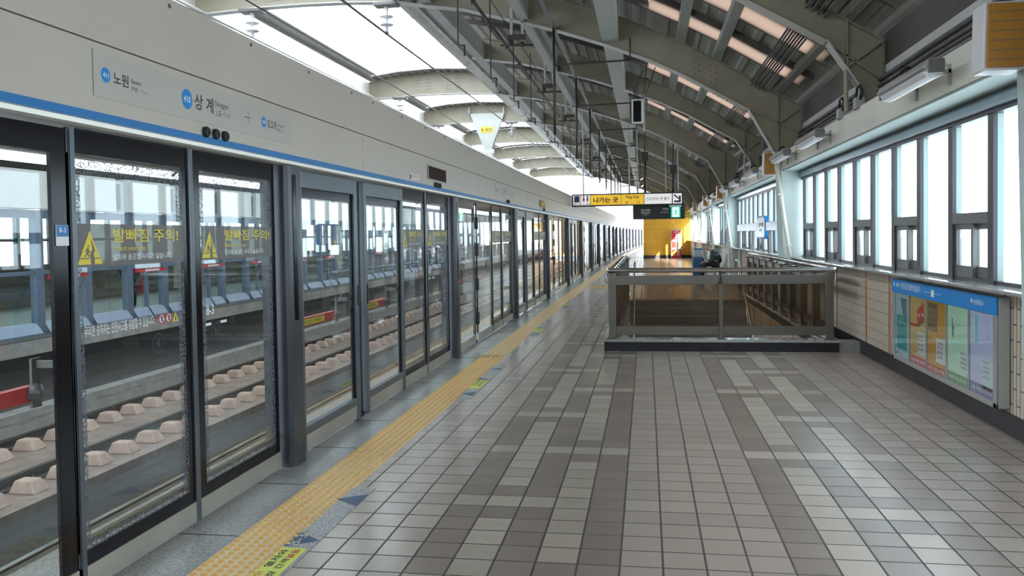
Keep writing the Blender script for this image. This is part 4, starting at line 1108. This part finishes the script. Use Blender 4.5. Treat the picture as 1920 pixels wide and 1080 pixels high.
for i, nm in enumerate(('grey and teal', 'tan with a red box', 'orange with dark photo frames', 'pale green', 'lilac')):
    y1, y0 = edges[i] - .02, edges[i + 1] + .02
    w = y1 - y0; x = -.0865
    mats = [[PM['pale'], PM['slate'], PM['teal'], K['white']], [PM['tan'], PM['red'], K['white'], PM['brown']], [PM['orange'], PM['brown'], K['white'], PM['red']], [PM['mint'], K['ink_grey'], K['white'], PM['green']], [PM['lilac'], PM['sky'], K['white'], PM['purple']]][i]
    m = MB()
    def R(u0, u1, v0, v1, mi, lift=1): m.box(x - .0006 * lift, x, y1 - u1 * w, y1 - u0 * w, .24 + v0 * .655, .24 + v1 * .655, mi)
    def Tx(s, u, v, uw, vh, mi, b=.02, lift=3): text_into(m, s, (x - .0006 * lift - .0004, y1 - u * w, .24 + v * .655), NY, ZP, uw * w, vh * .655, mi, b)
    R(0, 1, 0, 1, 0)
    if i == 0:
        R(.12, .85, .12, .93, 2, 2); R(.12, .85, .66, .93, 1, 3); m.add([(x - .003, y1 - u * w, .24 + v * .655) for u, v in ((.12, .66), (.12, .93), (.4, .93), (.6, .66))], [(0, 1, 2, 3)], 0)
        Tx('그 마음은', .2, .6, .5, .04, 0, .01, 5); Tx('서울지하철', .2, .52, .6, .055, 3, .02, 5); R(.14, .7, .05, .09, 3, 3)
        m.add([(x - .003, y1 - u * w, .24 + v * .655) for u, v in ((.08, .06), (.13, .02), (.3, .1), (.29, .115), (.13, .045), (.09, .075))], [(0, 1, 2, 3, 4, 5)], 1)
    elif i == 1:
        m.add([(x - .002, y1 - u * w, .24 + v * .655) for u, v in ((.45, .58), (.45, .82), (.88, .95), (.88, .72))], [(0, 1, 2, 3)], 1)
        m.add([(x - .0025, y1 - u * w, .24 + v * .655) for u, v in ((.45, .58), (.88, .72), (.92, .68), (.5, .55))], [(0, 1, 2, 3)], 3)
        R(.0, .45, .56, .6, 1, 3); R(.55, .62, .72, .76, 2, 6); R(.76, .84, .74, .79, 2, 6)
        R(.5, .97, .16, .5, 2, 2); R(0, 1, 0, .12, 1, 2); Tx('분실물 서울 지하철', .06, .03, .86, .05, 2)
        for q in range(4): Tx(['지하철의', '안전한', '빠르게', '편안한'][q], .55, .42 - .065 * q, .3, .04, 1)
    elif i == 2:
        R(.04, .55, .58, .97, 1, 2)
        for q in range(4): R(.06, .53, .6 + q * .095, .605 + q * .095, 0, 3)
        R(.48, .98, .16, .5, 2, 2); R(0, 1, 0, .1, 3, 2); Tx('시민 서울 지하철', .06, .025, .86, .05, 2)
        for q in range(4): Tx(['지하철의', '하나', '달리는', '모든'][q], .54, .42 - .065 * q, .3, .04, 3)
    elif i == 3:
        m.add([(x - .002, y1 - u * w, .24 + v * .655) for u, v in ((.22, .84), (.26, .84), (.3, .62), (.25, .55))], [(0, 1, 2, 3)], 1)
        m.add([(x - .0026, y1 - u * w, .24 + v * .655) for u, v in ((.2, .6), (.24, .62), (.36, .74), (.33, .75))], [(0, 1, 2, 3)], 1)
        Tx('서울의 길', .42, .76, .25, .02, 1, 0); R(.6, .98, .14, .46, 2, 2); R(0, 1, 0, .13, 3, 2); Tx('지하철 서울 시민 안전', .06, .035, .86, .055, 2)
        for q in range(4): Tx(['교통약자의 날', '지하철은', '모두의', '시민과'][q], .64, .4 - .06 * q, .28, .035, 1)
    else:
        R(.12, .3, .62, .93, 2, 2); R(.22, .34, .62, .95, 1, 3)
        R(.52, .95, .08, .46, 2, 2); R(0, 1, 0, .13, 3, 2); Tx('서울 지하철 노선 안내', .06, .035, .86, .055, 2)
        for q in range(4): Tx(['환승역', '스크린도어', '도착역', '갈아타는 곳'][q], .56, .4 - .06 * q, .28, .035, 3)
    p = m.build('poster', mats, r); p['label'] = '%s poster in the wall case' % nm
m = MB()
for y in edges: m.box(-.094, -.085, y - .016, y + .016, .235, .9)
m.build('divider', K['cement'], r)
m = MB(); m.box(-.0945, -.0925, -1.3, 1.3, .235, .9); m.build('front_glass', K['glass_clear'], r)
# ================================================================ overhead signs
SY = 25.95
SG = .8034
def sz(z): return 1.5593 + (z - 1.5593) * SG
r = thing('exit_sign', 'long white and yellow Way Out sign hanging above the stairs', 'sign', (0, SY, 0))
xa, xb, z0, z1 = -2.25, 1.117, 2.411, 2.797
m = MB(); m.box(xa, xb, -.06, .16, z0, z1); m.build('casing', K['ink'], r, bevel=.01)
gw = lambda n, c: glow('lit sign ' + n, c, .25)
LW, LY = gw('white', (.78, .74, .72)), gw('yellow', (.80, .47, .03))
fx = lambda t: xa + (xb - xa) * t
m = MB(); y = -.063
for a, b, mi in ((.012, .078, 0), (.084, .165, 0), (.17, .443, 1), (.446, .65, 1), (.655, .897, 0), (.905, .985, 0)): m.box(fx(a), fx(b), y, -.06, z0 + .04, z1 - .04, mi)
m.build('face', [LW, LY], r)
m = MB(); y2 = -.0645; H = z1 - z0
def tx(s, t, v, tw, vh, mi=0, b=.02): text_into(m, s, (fx(t), y2, z0 + v * H), XP, ZP, (xb - xa) * tw, vh * H, mi, b)
tx('나가는 곳', .195, .27, .225, .44, 0, .03); tx('Way Out', .487, .5, .12, .3); tx('出', .487, .17, .02, .2, 0, .005); tx('口', .588, .17, .02, .18, 0, .005)
tx('①②③④ 번 출구', .672, .38, .205, .26, 0, .006)
m.box(fx(.022), fx(.07), y2, y2 + .001, z0 + .34 * H, z0 + .86 * H, 1); tx('실 외', .02, .14, .05, .1)
tx('하하', .027, .42, .036, .34, 3, .02)
# restroom figures: a red woman and a blue man
for c, mi in ((.108, 2), (.142, 1)):
    w = .008
    n = 10; m.add([(fx(c) + .028 * math.cos(q * .628), y2, z0 + .8 * H + .028 * math.sin(q * .628)) for q in range(n)], [tuple(range(n))], mi)
    if mi == 2: m.add([(fx(c - w * 1.5), y2, z0 + .48 * H), (fx(c + w * 1.5), y2, z0 + .48 * H), (fx(c + w * .6), y2, z0 + .72 * H), (fx(c - w * .6), y2, z0 + .72 * H)], [(0, 1, 2, 3)], mi)
    else: m.add([(fx(c - w), y2, z0 + .48 * H), (fx(c + w), y2, z0 + .48 * H), (fx(c + w), y2, z0 + .72 * H), (fx(c - w), y2, z0 + .72 * H)], [(0, 1, 2, 3)], mi)
    for s in (-.5, .5): m.box(fx(c + s * w)  - .01, fx(c + s * w) + .01, y2, y2 + .001, z0 + .36 * H, z0 + .5 * H, mi)
tx('↘ 15m', .1, .14, .06, .14)
# arrow
cx, cz = fx(.945), z0 + .5 * H
m.add([(cx + a, y2, cz + b) for a, b in ((-.105, .096), (-.072, .128), (.048, .008), (.048, -.016), (.024, -.016))], [(0, 1, 2, 3, 4)]); 
m.add([(cx + a, y2, cz + b) for a, b in ((.105, .08), (.105, -.12), (-.096, -.12), (-.096, -.064), (.048, -.064), (.048, .08))], [(0, 1, 2, 3, 4, 5)])
m.build('lettering', [K['ink'], K['navy'], K['red'], K['white']], r)
for x, nmz, top in ((-.02, 4.03, 4.67), (.82, 3.62, 4.25)):
    m = MB(); m.tube([(x, .05, z1), (x, .05, nmz - .05)], .036, 8); m.box(x - .1, x + .1, -.06, .14, nmz - .27, nmz); m.tube([(x, .05, nmz), (x, -.2, top)], .014, 6); m.build('hanger_post', K['ink'], r)
for x, zz in ((-1.9, 5.36), (-.5, 4.9), (.96, 4.2)):
    m = MB(); m.tube([(x, .1, z1), (x, .1, zz - .3), (x, -.2, zz)], .02, 6); m.build('hanger_rod', K['steel_white'], r)
r = thing('led_board', 'black electronic train display board below the Way Out sign', 'display board', (0, 26.13, 0))
m = MB(); m.box(-.4, 1.17, 0, .24, 1.995, 2.44); m.build('casing', K['ink'], r, bevel=.01)
for x in (-.25, .6):
    m = MB(); m.tube([(x, .1, 2.44), (x, .1, interp(FB, x) - .3), (x, -.38, interp(FB, x))], .02, 6); m.build('hanger_rod', K['steel_white'], r)
lt = glow('led text', (.35, .36, .34), .5); m = MB()
for t_, x_, z_, w_, h_ in (('당고개행', -.15, 2.235, .265, .065), ('전동차가', -.15, 2.162, .265, .048), ('곧 도착', -.085, 2.115, .13, .024), ('안전선', .5, 2.267, .177, .056), ('뒤로 물러서', .44, 2.18, .24, .032)):
    text_into(m, t_, (x_, -.002, z_), XP, ZP, w_, h_, 0)
m.build('lettering', lt, r)
r = thing('emergency_exit_sign', 'small lit green running-man sign hung under the Way Out sign', 'sign', (0, SY + .02, 0))
GR = glow('exit green', (.02, .42, .27), .6); GW = glow('exit white', (.75, .85, .8), .7)
m = MB(); m.box(.747, 1.02, 0, .08, 2.034, 2.355); m.build('casing', GR, r, bevel=.008)
m = MB(); m.box(.791, .976, -.002, 0, 2.054, 2.335); m.build('panel', GW, r)
m = MB(); y = -.004; c = .884
def poly(pts): m.add([(c + u * .8, y, 2.194 + v * .8) for u, v in pts], [tuple(range(len(pts)))])
n = 10; poly([(.02 + .025 * math.cos(q * .628), .12 + .025 * math.sin(q * .628)) for q in range(n)])
poly([(-.04, .085), (.03, .09), (.04, .0), (-.02, -.01)]); poly([(-.04, .085), (-.095, .03), (-.085, .015), (-.025, .06)]); poly([(.02, .08), (.085, .045), (.08, .025), (.02, .05)])
poly([(.04, .01), (.02, -.09), (.05, -.15), (.025, -.16), (-.015, -.09), (-.0, -.01)]); poly([(-.02, .0), (-.05, -.08), (-.1, -.1), (-.1, -.125), (-.03, -.105), (.02, -.01)])
m.build('running_figure', GR, r)
m = MB(); m.box(.69, 1.06, .0, .1, 2.355, 2.411); m.build('mounting_bar', K['speaker_white'], r)
# small yellow hanging sign, right of the display board
r = thing('small_sign', 'small yellow square sign at the right end of the display board', 'sign', (0, 26.2, 0))
m = MB(); m.box(1.17, 1.33, 0, .05, 2.02, 2.2); m.build('plate', K['yellow'], r)
m = MB(); text_into(m, '화장', (1.2, -.002, 2.12), XP, ZP, .1, .05, 0, .02); text_into(m, '←실', (1.2, -.002, 2.04), XP, ZP, .1, .05, 0, .02); m.build('lettering', K['ink'], r)
# station name sign on posts along the right railing
r = thing('station_name_sign', 'glossy station name board with a rounded blue frame on posts beside the right railing', 'sign', (2.5, 20, 0))
m = MB(); m.box(-.03, .03, -4.0, 3.85, 1.575, 1.765); m.build('name_board', K['alu_blue'], r, bevel=.01)
def rsq(h, rad, n=6):
    o = []
    for cx, cy, a0 in ((h - rad, h - rad, 0), (-h + rad, h - rad, 90), (-h + rad, -h + rad, 180), (h - rad, -h + rad, 270)):
        for q in range(n + 1):
            a = math.radians(a0 + 90 * q / n); o.append((cx + rad * math.cos(a), cy + rad * math.sin(a)))
    return o
sx = 2.9
m = MB(); m.prism([(-1.0 + u * sx, 1.65 + v) for u, v in rsq(.25, .09)], 0, -.035, .035); m.build('roundel_frame', K['blue'], r)
m = MB(); m.prism([(-1.0 + u * sx, 1.65 + v) for u, v in rsq(.215, .08)], 0, -.041, -.034); m.build('roundel_face', K['alu_blue'], r)
m = MB(); text_into(m, '상계', (-.043, -.7, 1.66), NY, ZP, .7, .1, 0, .02); text_into(m, '410', (-.043, -.82, 1.56), NY, ZP, .4, .06, 0, .01); m.build('lettering', K['ink'], r)
for y in (-3.6, -2.2, .6, 3.4):
    m = MB(); m.tube([(0, y, 0), (0, y, 1.58)], .04, 8); m.build('post', K['steel_pale'], r)
# ================================================================ the far end: yellow tiled block, kiosk banner
m = MB(); m.box(-.18, 2.68, 53.0, 58, 0, 3.2); struct(m.build('wall_far', K['yellow_tile']), 'yellow tiled wall closing the view behind the stairs')
m = MB(); m.box(-.19, 2.68, 52.98, 53.02, 0, .2); struct(m.build('baseboard_far', K['black_stone']), 'black skirting of the yellow wall')
r = thing('kiosk_banner', 'tall red and white banner stand in front of the yellow wall', 'banner', (1.8, 52.4, 0))
m = MB(); m.box(-.31, .31, 0, .25, 0, 1.78); m.build('cabinet', K['steel_pale'], r)
m = MB(); y = -.003
m.box(-.29, .29, y, 0, .02, 1.72, 0); m.box(-.02, .29, y - .002, y, .65, 1.5, 1)
m.add([(u, y - .004, v) for u, v in ((-.29, .1), (-.29, .3), (.0, .55), (.05, .95), (.2, 1.0), (.1, .5), (-.1, .2))], [(0, 1, 2, 3, 4, 5, 6)], 2)
text_into(m, '소화기', (-.1, y - .005, 1.58), XP, ZP, .24, .08, 1, .02); text_into(m, '서울', (-.24, y - .005, 1.02), XP, ZP, .2, .13, 1, .02); text_into(m, '가', (.0, y - .006, .12), XP, ZP, .2, .4, 1, .03)
m.box(-.25, .29, y - .005, y - .003, .56, .66, 1)
m.build('poster', [K['red'], K['white'], mat('banner orange', (.72, .33, .02), .4)], r)
# ================================================================ benches, person, luggage
def seat(y, col, label):
    r = thing('platform_seat', label, 'seat', (2.36, y, 0), 'moulded platform seats')
    m = MB(); prof = [(-.3, .42), (-.24, .43), (-.02, .385), (.08, .42), (.17, .62), (.22, .86)]
    pts = prof + [(x + (.02 if k > 2 else 0), z - .02) for k, (x, z) in reversed(list(enumerate(prof)))]
    m.prism(pts, 1, -.22, .22); m.build('shell', col, r, bevel=.012)
    m = MB()
    for s in (-.15, .15): m.tube([(-.2, s, 0), (-.18, s, .415)], .014, 6); m.tube([(.12, s, 0), (.02, s, .4)], .014, 6)
    m.build('leg', K['chrome'], r)
GC, RC = mat('seat green', (.02, .30, .15), .6), mat('seat red', (.50, .025, .05), .6)
seat(27.2, GC, 'green moulded platform seat under the seated person'); seat(26.68, RC, 'red moulded platform seat nearest the pale pillar')
seat(27.72, RC, 'red moulded platform seat beyond the seated person'); seat(28.24, GC, 'green moulded platform seat at the far end of the row')
def skin(name, verts, edges, mt, parent=None, sub=2):
    me = bpy.data.meshes.new(name); me.from_pydata([v[:3] for v in verts], edges, [])
    o = bpy.data.objects.new(name, me); COL.objects.link(o)
    md = o.modifiers.new('skin', 'SKIN'); md.use_smooth_shade = True
    for i, v in enumerate(verts):
        rr = v[3]; o.data.skin_vertices[0].data[i].radius = rr if isinstance(rr, tuple) else (rr, rr)
    o.data.skin_vertices[0].data[0].use_root = True
    sb = o.modifiers.new('sub', 'SUBSURF'); sb.levels = sub; sb.render_levels = sub
    me2 = bpy.data.meshes.new_from_object(o.evaluated_get(bpy.context.evaluated_depsgraph_get()))
    bpy.data.objects.remove(o); bpy.data.meshes.remove(me)
    me2.materials.clear(); me2.materials.append(mt)
    o = bpy.data.objects.new(name, me2); COL.objects.link(o)
    if parent: o.parent = parent
    return o
SKIN = mat('skin', (.50, .33, .24), .55); COAT = mat('dark teal coat', (.025, .05, .06), .7, var=.2); TROUS = mat('dark trousers', (.018, .018, .024), .8); SHOE = mat('dark shoe', (.03, .03, .032), .5); HAIR = mat('grey brown hair', (.20, .16, .13), .7)
def seated():
    r = thing('person', 'person in a dark teal coat hunched forward on the platform seats', 'person', (2.22, 27.2, .1))
    # body faces -x; pelvis on the seat, head bowed
    V = [(.02, 0, .46, (.15, .13)), (-.02, 0, .60, (.15, .13)), (-.08, 0, .76, (.17, .15)), (-.15, 0, .86, (.13, .11)), (-.21, 0, .92, .055), (-.26, 0, .965, .06)]
    E = [(0, 1), (1, 2), (2, 3), (3, 4), (4, 5)]
    def chain(start, pts):
        p = start
        for q in pts:
            V.append(q); E.append((p, len(V) - 1)); p = len(V) - 1
    for s in (-1, 1):
        chain(0, [(-.08, s * .1, .45, .085), (-.3, s * .12, .47, .075), (-.44, s * .12, .46, .065), (-.46, s * .12, .25, .055), (-.5, s * .12, .05, .042), (-.52, s * .12, -.02, .04)])
    for s in (-1, 1):
        chain(3, [(-.14, s * .17, .83, .07), (-.17, s * .22, .68, .058), (-.2, s * .22, .57, .05), (-.34, s * .14, .52, .042), (-.4, s * .1, .52, .035)])
    skin('body', V, E, SKIN, r)
    V2 = [(.02, 0, .46, (.17, .15)), (-.02, 0, .60, (.17, .15)), (-.08, 0, .76, (.19, .165)), (-.15, 0, .86, (.145, .12)), (-.195, 0, .90, .075)]; E2 = [(0, 1), (1, 2), (2, 3), (3, 4)]
    V, E = V2, E2
    def chain2(start, pts):
        p = start
        for q in pts:
            V2.append(q); E2.append((p, len(V2) - 1)); p = len(V2) - 1
    for s in (-1, 1): chain2(3, [(-.14, s * .18, .83, .085), (-.17, s * .225, .68, .072), (-.2, s * .225, .57, .064), (-.33, s * .145, .525, .055)])
    skin('coat', V2, E2, COAT, r)
    V2, E2 = [(.03, 0, .45, (.165, .13))], []
    def chain3(pts):
        p = 0
        for q in pts:
            V2.append(q); E2.append((p, len(V2) - 1)); p = len(V2) - 1
    for s in (-1, 1): chain3([(-.08, s * .1, .455, .1), (-.3, s * .12, .475, .09), (-.44, s * .12, .465, .08), (-.465, s * .12, .25, .068), (-.5, s * .12, .04, .058)])
    skin('trousers', V2, E2, TROUS, r)
    for s in (-1, 1):
        skin('shoe', [(-.49, s * .12, -.05, .05), (-.56, s * .12, -.057, .045), (-.65, s * .12, -.063, .038)], [(0, 1), (1, 2)], SHOE, r)
    hd = MB(); hd.ball((-.29, 0, 1.0), (.105, .082, .125), 20); hd.ball((-.37, 0, .955), (.05, .05, .045), 10)
    hd.ball((-.392, 0, .985), (.022, .016, .028), 8)
    for s in (-1, 1): hd.ball((-.27, s * .082, .99), (.022, .012, .034), 8); hd.ball((-.375, s * .034, 1.01), (.012, .014, .01), 8)
    hd.ball((-.4, 0, .94), (.012, .024, .007), 8); hd.build('head', SKIN, r)
    h = MB(); h.ball((-.265, 0, 1.04), (.11, .09, .1), 20); h.build('hair', HAIR, r)
    for s in (-1, 1):
        bx, by, bz = -.4, s * .1, .52
        hv = [(bx, by, bz, .03), (bx - .05, by - s * .01, bz - .002, (.036, .02))]
        he = [(0, 1)]
        for k, (dy, ln) in enumerate(((-.03, .05), (-.01, .06), (.012, .055), (.03, .042))):
            a = len(hv); hv += [(bx - .085, by + dy * .8, bz, .0095), (bx - .085 - ln * .6, by + dy, bz - .012, .0085), (bx - .085 - ln * .8, by + dy, bz - .04, .008)]
            he += [(1, a), (a, a + 1), (a + 1, a + 2)]
        a = len(hv); hv += [(bx - .04, by - s * .045, bz + .01, .011), (bx - .075, by - s * .055, bz - .005, .0095)]; he += [(0, a), (a, a + 1)]
        skin('hand', hv, he, SKIN, r, 1)
seated()
BLUE = mat('bag blue', (.03, .10, .22), .5, var=.15); 
r = thing('luggage_cart', 'folding cart stacked with a blue bag and a clear plastic box before the seated person', 'cart', (1.6, 27.66, 0))
m = MB(); m.box(-.2, .26, -.18, .18, .1, .14); m.tube([(.28, -.15, .1), (.32, -.15, .95), (.32, .15, .95), (.28, .15, .1)], .012, 6); m.build('frame', K['chrome'], r)
for s in (-.2, .2):
    m = MB(); m.lathe([(.08, -.02), (.08, .02)], (.22, s, .08), 1, 14); m.build('wheel', K['rubber'], r)
m = MB(); m.box(-.15, .22, -.18, .18, .14, .77); m.build('blue_bag', BLUE, r, bevel=.06)
m = MB(); m.box(-.11, .17, -.15, .15, .77, 1.02); m.build('clear_box', mat('clear box', (.42, .44, .47), .3), r, bevel=.03)
m = MB(); m.box(-.12, .18, -.16, .16, 1.02, 1.05); m.build('lid', BLUE, r, bevel=.01)
# ================================================================ tracks
m = MB(); m.box(-9.75, -3.0, YA, 90, -1.6, -1.45); struct(m.build('ground_track', K['dark_concrete']), 'dark floor of the track way')
for nm, a, b, c in (('ground_slab', -9.55, -6.75, 'bed'), ('ground_slab', -6.05, -3.2, 'dark_concrete')):
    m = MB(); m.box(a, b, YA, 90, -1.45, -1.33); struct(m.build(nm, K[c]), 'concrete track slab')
RX = (-7.40, -8.84, -3.93, -5.37)
for i, x in enumerate(RX):
    m = MB(); z = -1.32
    m.prism([(x - .07, z), (x + .07, z), (x + .07, z + .015), (x + .012, z + .035), (x + .012, z + .11), (x + .036, z + .125), (x + .036, z + .147), (x - .036, z + .147), (x - .036, z + .125), (x - .012, z + .11), (x - .012, z + .035), (x - .07, z + .015)], 1, YA, 90, 0)
    m.box(x - .03, x + .03, YA, 90, z + .147, z + .152, 1)
    tag(m.build('rail', [K['rail'], K['rail_top']]), ['nearer steel rail of the far track', 'farther steel rail of the far track', 'nearer steel rail of the near track, below the platform edge', 'farther steel rail of the near track, below the platform edge'][i], 'rail', 'steel track rails')
pb = None
for i, x in enumerate((-7.13, -8.585)):
    for q in range(54):
        y = 6.3 + .6 * q
        if pb is None:
            pb = MB(); vs = [(-.17, -.14, 0), (.19, -.14, 0), (.19, .14, 0), (-.17, .14, 0), (-.12, -.085, .15), (.1, -.085, .15), (.1, .085, .15), (-.12, .085, .15)]
            pb.add(vs, [(3, 2, 1, 0), (4, 5, 6, 7), (0, 1, 5, 4), (1, 2, 6, 5), (2, 3, 7, 6), (3, 0, 4, 7)])
            pb = o = pb.build('rail_block', K['concrete_pink'], bevel=.02)
            o['category'] = 'block'
        else:
            o = pb.copy(); COL.objects.link(o)
        o.location = (x, y, -1.33); o['label'] = 'pinkish concrete block of the row beside the %s rail of the far track' % ['nearer', 'farther'][i]; o['group'] = 'concrete blocks along the %s rail' % ['nearer', 'farther'][i]
pc_ = None
for i, x in enumerate((-7.40, -8.84)):
    for q in range(40):
        y = 6.6 + .6 * q
        if pc_ is None:
            k = MB(); k.box(-.13, -.075, -.06, .06, 0, .05); k.box(.075, .13, -.06, .06, 0, .05); k.tube([(-.11, -.04, .05), (-.09, 0, .09), (-.06, .04, .06)], .014, 6); k.tube([(.11, -.04, .05), (.09, 0, .09), (.06, .04, .06)], .014, 6)
            pc_ = o = k.build('rail_clip', K['pipe_dark']); o['category'] = 'clip'
        else:
            o = pc_.copy(); COL.objects.link(o)
        o.location = (x, y, -1.33); o['label'] = 'dark spring clip holding the %s rail of the far track' % ['nearer', 'farther'][i]; o['group'] = 'spring clips on the %s rail' % ['nearer', 'farther'][i]
m = MB(); m.box(-9.72, -9.42, YA, 90, -1.33, -1.02)
for q in range(60): m.box(-9.425, -9.415, 6 + q * .8, 6.5 + q * .8, -1.15, -1.1)
tag(m.build('cable_trough', K['concrete']), 'long grey cable trough at the foot of the opposite platform', 'cable trough')
# ================================================================ opposite platform
OX = -10.3
m = MB(); m.box(-18, OX + .45, YA, 90, -.25, 0); struct(m.build('floor_opposite', mat('opposite floor', (.085, .075, .065), .5, var=.2)), 'grey floor and edge slab of the opposite platform')
m = MB(); m.box(OX - .3, OX, YA, 90, -1.5, -.25); struct(m.build('wall_opposite_platform', K['dark_concrete']), 'dark wall below the opposite platform edge')
m = MB(); m.box(OX + .4, OX + .46, YA, 90, -.25, -.02); struct(m.build('trim_50', K['concrete']), 'pale edge of the opposite platform')
def far_bay(i, y):
    r = thing('opposite_screen_door', 'blue grey framed screen door bay on the opposite platform, %s from the left' % ORD[i], 'door', (OX, y, 0), 'opposite screen doors')
    f = MB()
    for q in (0, 1.26, 2.52, 3.78): f.box(-.06, .07, q - .09, q + .09, 0, 2.12)
    for q in (.63, 3.15): f.box(-.03, .04, q - .03, q + .03, .15, 2.12)
    f.box(-.04, .05, .0, 4.955, 1.98, 2.12); f.box(-.03, .04, 0, 4.955, 1.02, 1.08)
    f.build('door_frame', K['far_blue'], r)
    f = MB()
    for a, b in ((.09, .6), (.66, 1.17), (1.35, 2.43), (2.61, 3.12), (3.18, 3.69), (3.87, 4.96)): f.prism([(-.05, 0), (.16, 0), (.16, .03), (.04, .2), (-.05, .2)], 1, a, b)
    f.build('sloping_sill', K['far_blue'], r)
    g = MB(); g.box(-.005, .005, .05, 4.955, .2, 2.0); g.build('glass_pane', K['glass_clear'], r)
    for a, b in ((.12, 1.14), (2.64, 3.66)):
        g = MB(); g.box(.09, .13, a, b, .93, 1.0, 0); g.box(.13, .132, a + .3, a + .8, .945, .985, 1); g.build('push_bar', [K['red'], K['white']], r)
    g = MB(); g.box(.07, .075, 1.1, 1.25, 1.2, 1.5, 0); g.build('yellow_tag', K['yellow'], r)
    return r
p0 = None
for i in range(11):
    y = 10.4 + 5.05 * i
    if p0 is None: o = p0 = far_bay(0, y)
    else: o = copy_tree(p0)
    o.location = (OX, y, 0); o['label'] = 'blue grey framed screen door bay on the opposite platform, %s from the left' % ORD[i]
hp = None
for i in range(30):
    y = 9.6 + 1.9 * i
    if hp is None:
        k = MB(); k.box(-.3, .1, 0, 1.62, 2.14, 2.79); hp = o = k.build('opposite_header_panel', K['far_white'], bevel=.006); o['category'] = 'panel'; o['group'] = 'white panels over the opposite doors'
    else:
        o = hp.copy(); COL.objects.link(o)
    o.location = (OX, y, 0); o['label'] = 'white panel over the opposite screen doors, %s from the left' % ORD[i]
m = MB(); m.box(OX - .25, OX + .0, YA, 90, 2.2, 2.7); struct(m.build('trim_51', K['alu_dark']), 'dark rail behind the opposite white panels')
OWX = 2 * AX - WX
m = MB(); m.box(OWX - .3, OWX, YA, 90, 0, 1.0); m.box(OWX - .3, OWX, YA, 90, 2.6, 3.6); struct(m.build('wall_left', mat('opposite wall', (.085, .072, .055), .6, var=.2)), 'wall of the opposite platform')
m = MB()
for q in range(46): m.box(OWX - .12, OWX, 2 + q * 1.2 - .06, 2 + q * 1.2 + .06, 1.0, 2.6)
m.box(OWX - .12, OWX, 2, 58, 1.6, 1.68)
w = m.build('window_20', K['alu_dark']); struct(w, 'window strip of the opposite platform')
m = MB(); m.box(OWX - .08, OWX - .074, YA, 90, 1.0, 2.6); m.build('window_pane', K['glass_clear'], w)
for i in range(7):
    y = [10.2, 15.3, 25.7, 32.3, 39.8, 47.5, 55][i]
    m = MB(); m.box(OWX, OWX + .35, y, y + .6, 0, 3.3); tag(m.build('pillar', K['trough']), 'cream pillar behind the opposite screen doors, %s from the left' % ORD[i], 'pillar', 'opposite pillars')
# two people waiting on the opposite platform
def stander(x, y, coat, bag, label):
    r = thing('person', label, 'person', (x, y, 0))
    V = [(0, 0, .92, (.13, .16)), (0, 0, 1.1, (.12, .15)), (0, 0, 1.3, (.13, .18)), (0, 0, 1.44, (.09, .13)), (0, 0, 1.52, .05), (0, 0, 1.57, .05)]; E = [(0, 1), (1, 2), (2, 3), (3, 4), (4, 5)]
    def ch(p, pts):
        for q in pts: V.append(q); E.append((p, len(V) - 1)); p = len(V) - 1
    for s in (-1, 1):
        ch(0, [(0, s * .1, .84, .085), (0, s * .11, .5, .06), (-.01, s * .11, .12, .042), (.0, s * .11, .06, .04)])
        ch(3, [(0, s * .19, 1.4, .06), (0, s * .24, 1.15, .048), (.05, s * .24, .92, .038), (.08, s * .24, .8, .03)])
    skin('body', V, E, SKIN, r, 1)
    V = [(0, 0, .82, (.16, .2)), (0, 0, 1.1, (.15, .18)), (0, 0, 1.3, (.16, .2)), (0, 0, 1.45, (.1, .14))]; E = [(0, 1), (1, 2), (2, 3)]
    for s in (-1, 1): ch(3, [(0, s * .2, 1.4, .075), (0, s * .25, 1.15, .062), (.05, s * .25, .92, .052)])
    skin('coat', V, E, coat, r, 1)
    V = [(0, 0, .9, (.14, .17))]; E = []
    for s in (-1, 1): ch(0, [(0, s * .1, .82, .1), (0, s * .11, .5, .078), (-.01, s * .11, .1, .06)])
    skin('trousers', V, E, TROUS, r, 1)
    for s in (-1, 1): skin('shoe', [(-.03, s * .11, .05, .045), (.06, s * .11, .042, .042), (.15, s * .11, .035, .035)], [(0, 1), (1, 2)], SHOE, r, 1)
    h = MB(); h.ball((0.01, 0, 1.65), (.095, .078, .115), 16); h.ball((.1, 0, 1.64), (.016, .014, .022), 8)
    for s in (-1, 1): h.ball((0, s * .078, 1.64), (.02, .012, .03), 8)
    h.build('head', SKIN, r)
    h = MB(); h.ball((-.015, 0, 1.69), (.1, .085, .1), 16); h.build('hair', K['ink'], r)
    for s in (-1, 1):
        bx, by, bz = .08, s * .24, .78
        hv = [(bx, by, bz, .028), (bx + .01, by, bz - .05, (.02, .034))]; he = [(0, 1)]
        for dx, ln in ((-.03, .045), (-.01, .055), (.012, .052), (.03, .04)):
            a = len(hv); hv += [(bx + dx, by, bz - .09, .009), (bx + dx + .006, by, bz - .09 - ln, .008)]; he += [(1, a), (a, a + 1)]
        a = len(hv); hv += [(bx + .045, by, bz - .03, .01), (bx + .055, by, bz - .07, .009)]; he += [(0, a), (a, a + 1)]
        skin('hand', hv, he, SKIN, r, 1)
    if bag:
        m = MB(); m.box(.0, .16, .2, .42, .42, .68); m.tube([(.08, .22, .68), (.08, .27, .82), (.08, .38, .68)], .01, 6); m.build('bag', K['red'], r, bevel=.03)
stander(OX - .9, 16.9, COAT, True, 'person with a red bag waiting behind the opposite screen door')
stander(OX - .8, 19.4, TROUS, False, 'person in black waiting behind the opposite screen door, right of the red bag')
# added tower, out of view behind the camera, blocks the sun from the near platform
m = MB(); m.box(25, 27.5, -130, -40, -12, 75)
tag(m.build('sun_blocking_tower', K['concrete']), 'added unseen tower behind the camera, keeping the sun off the near platform', 'sun blocker')
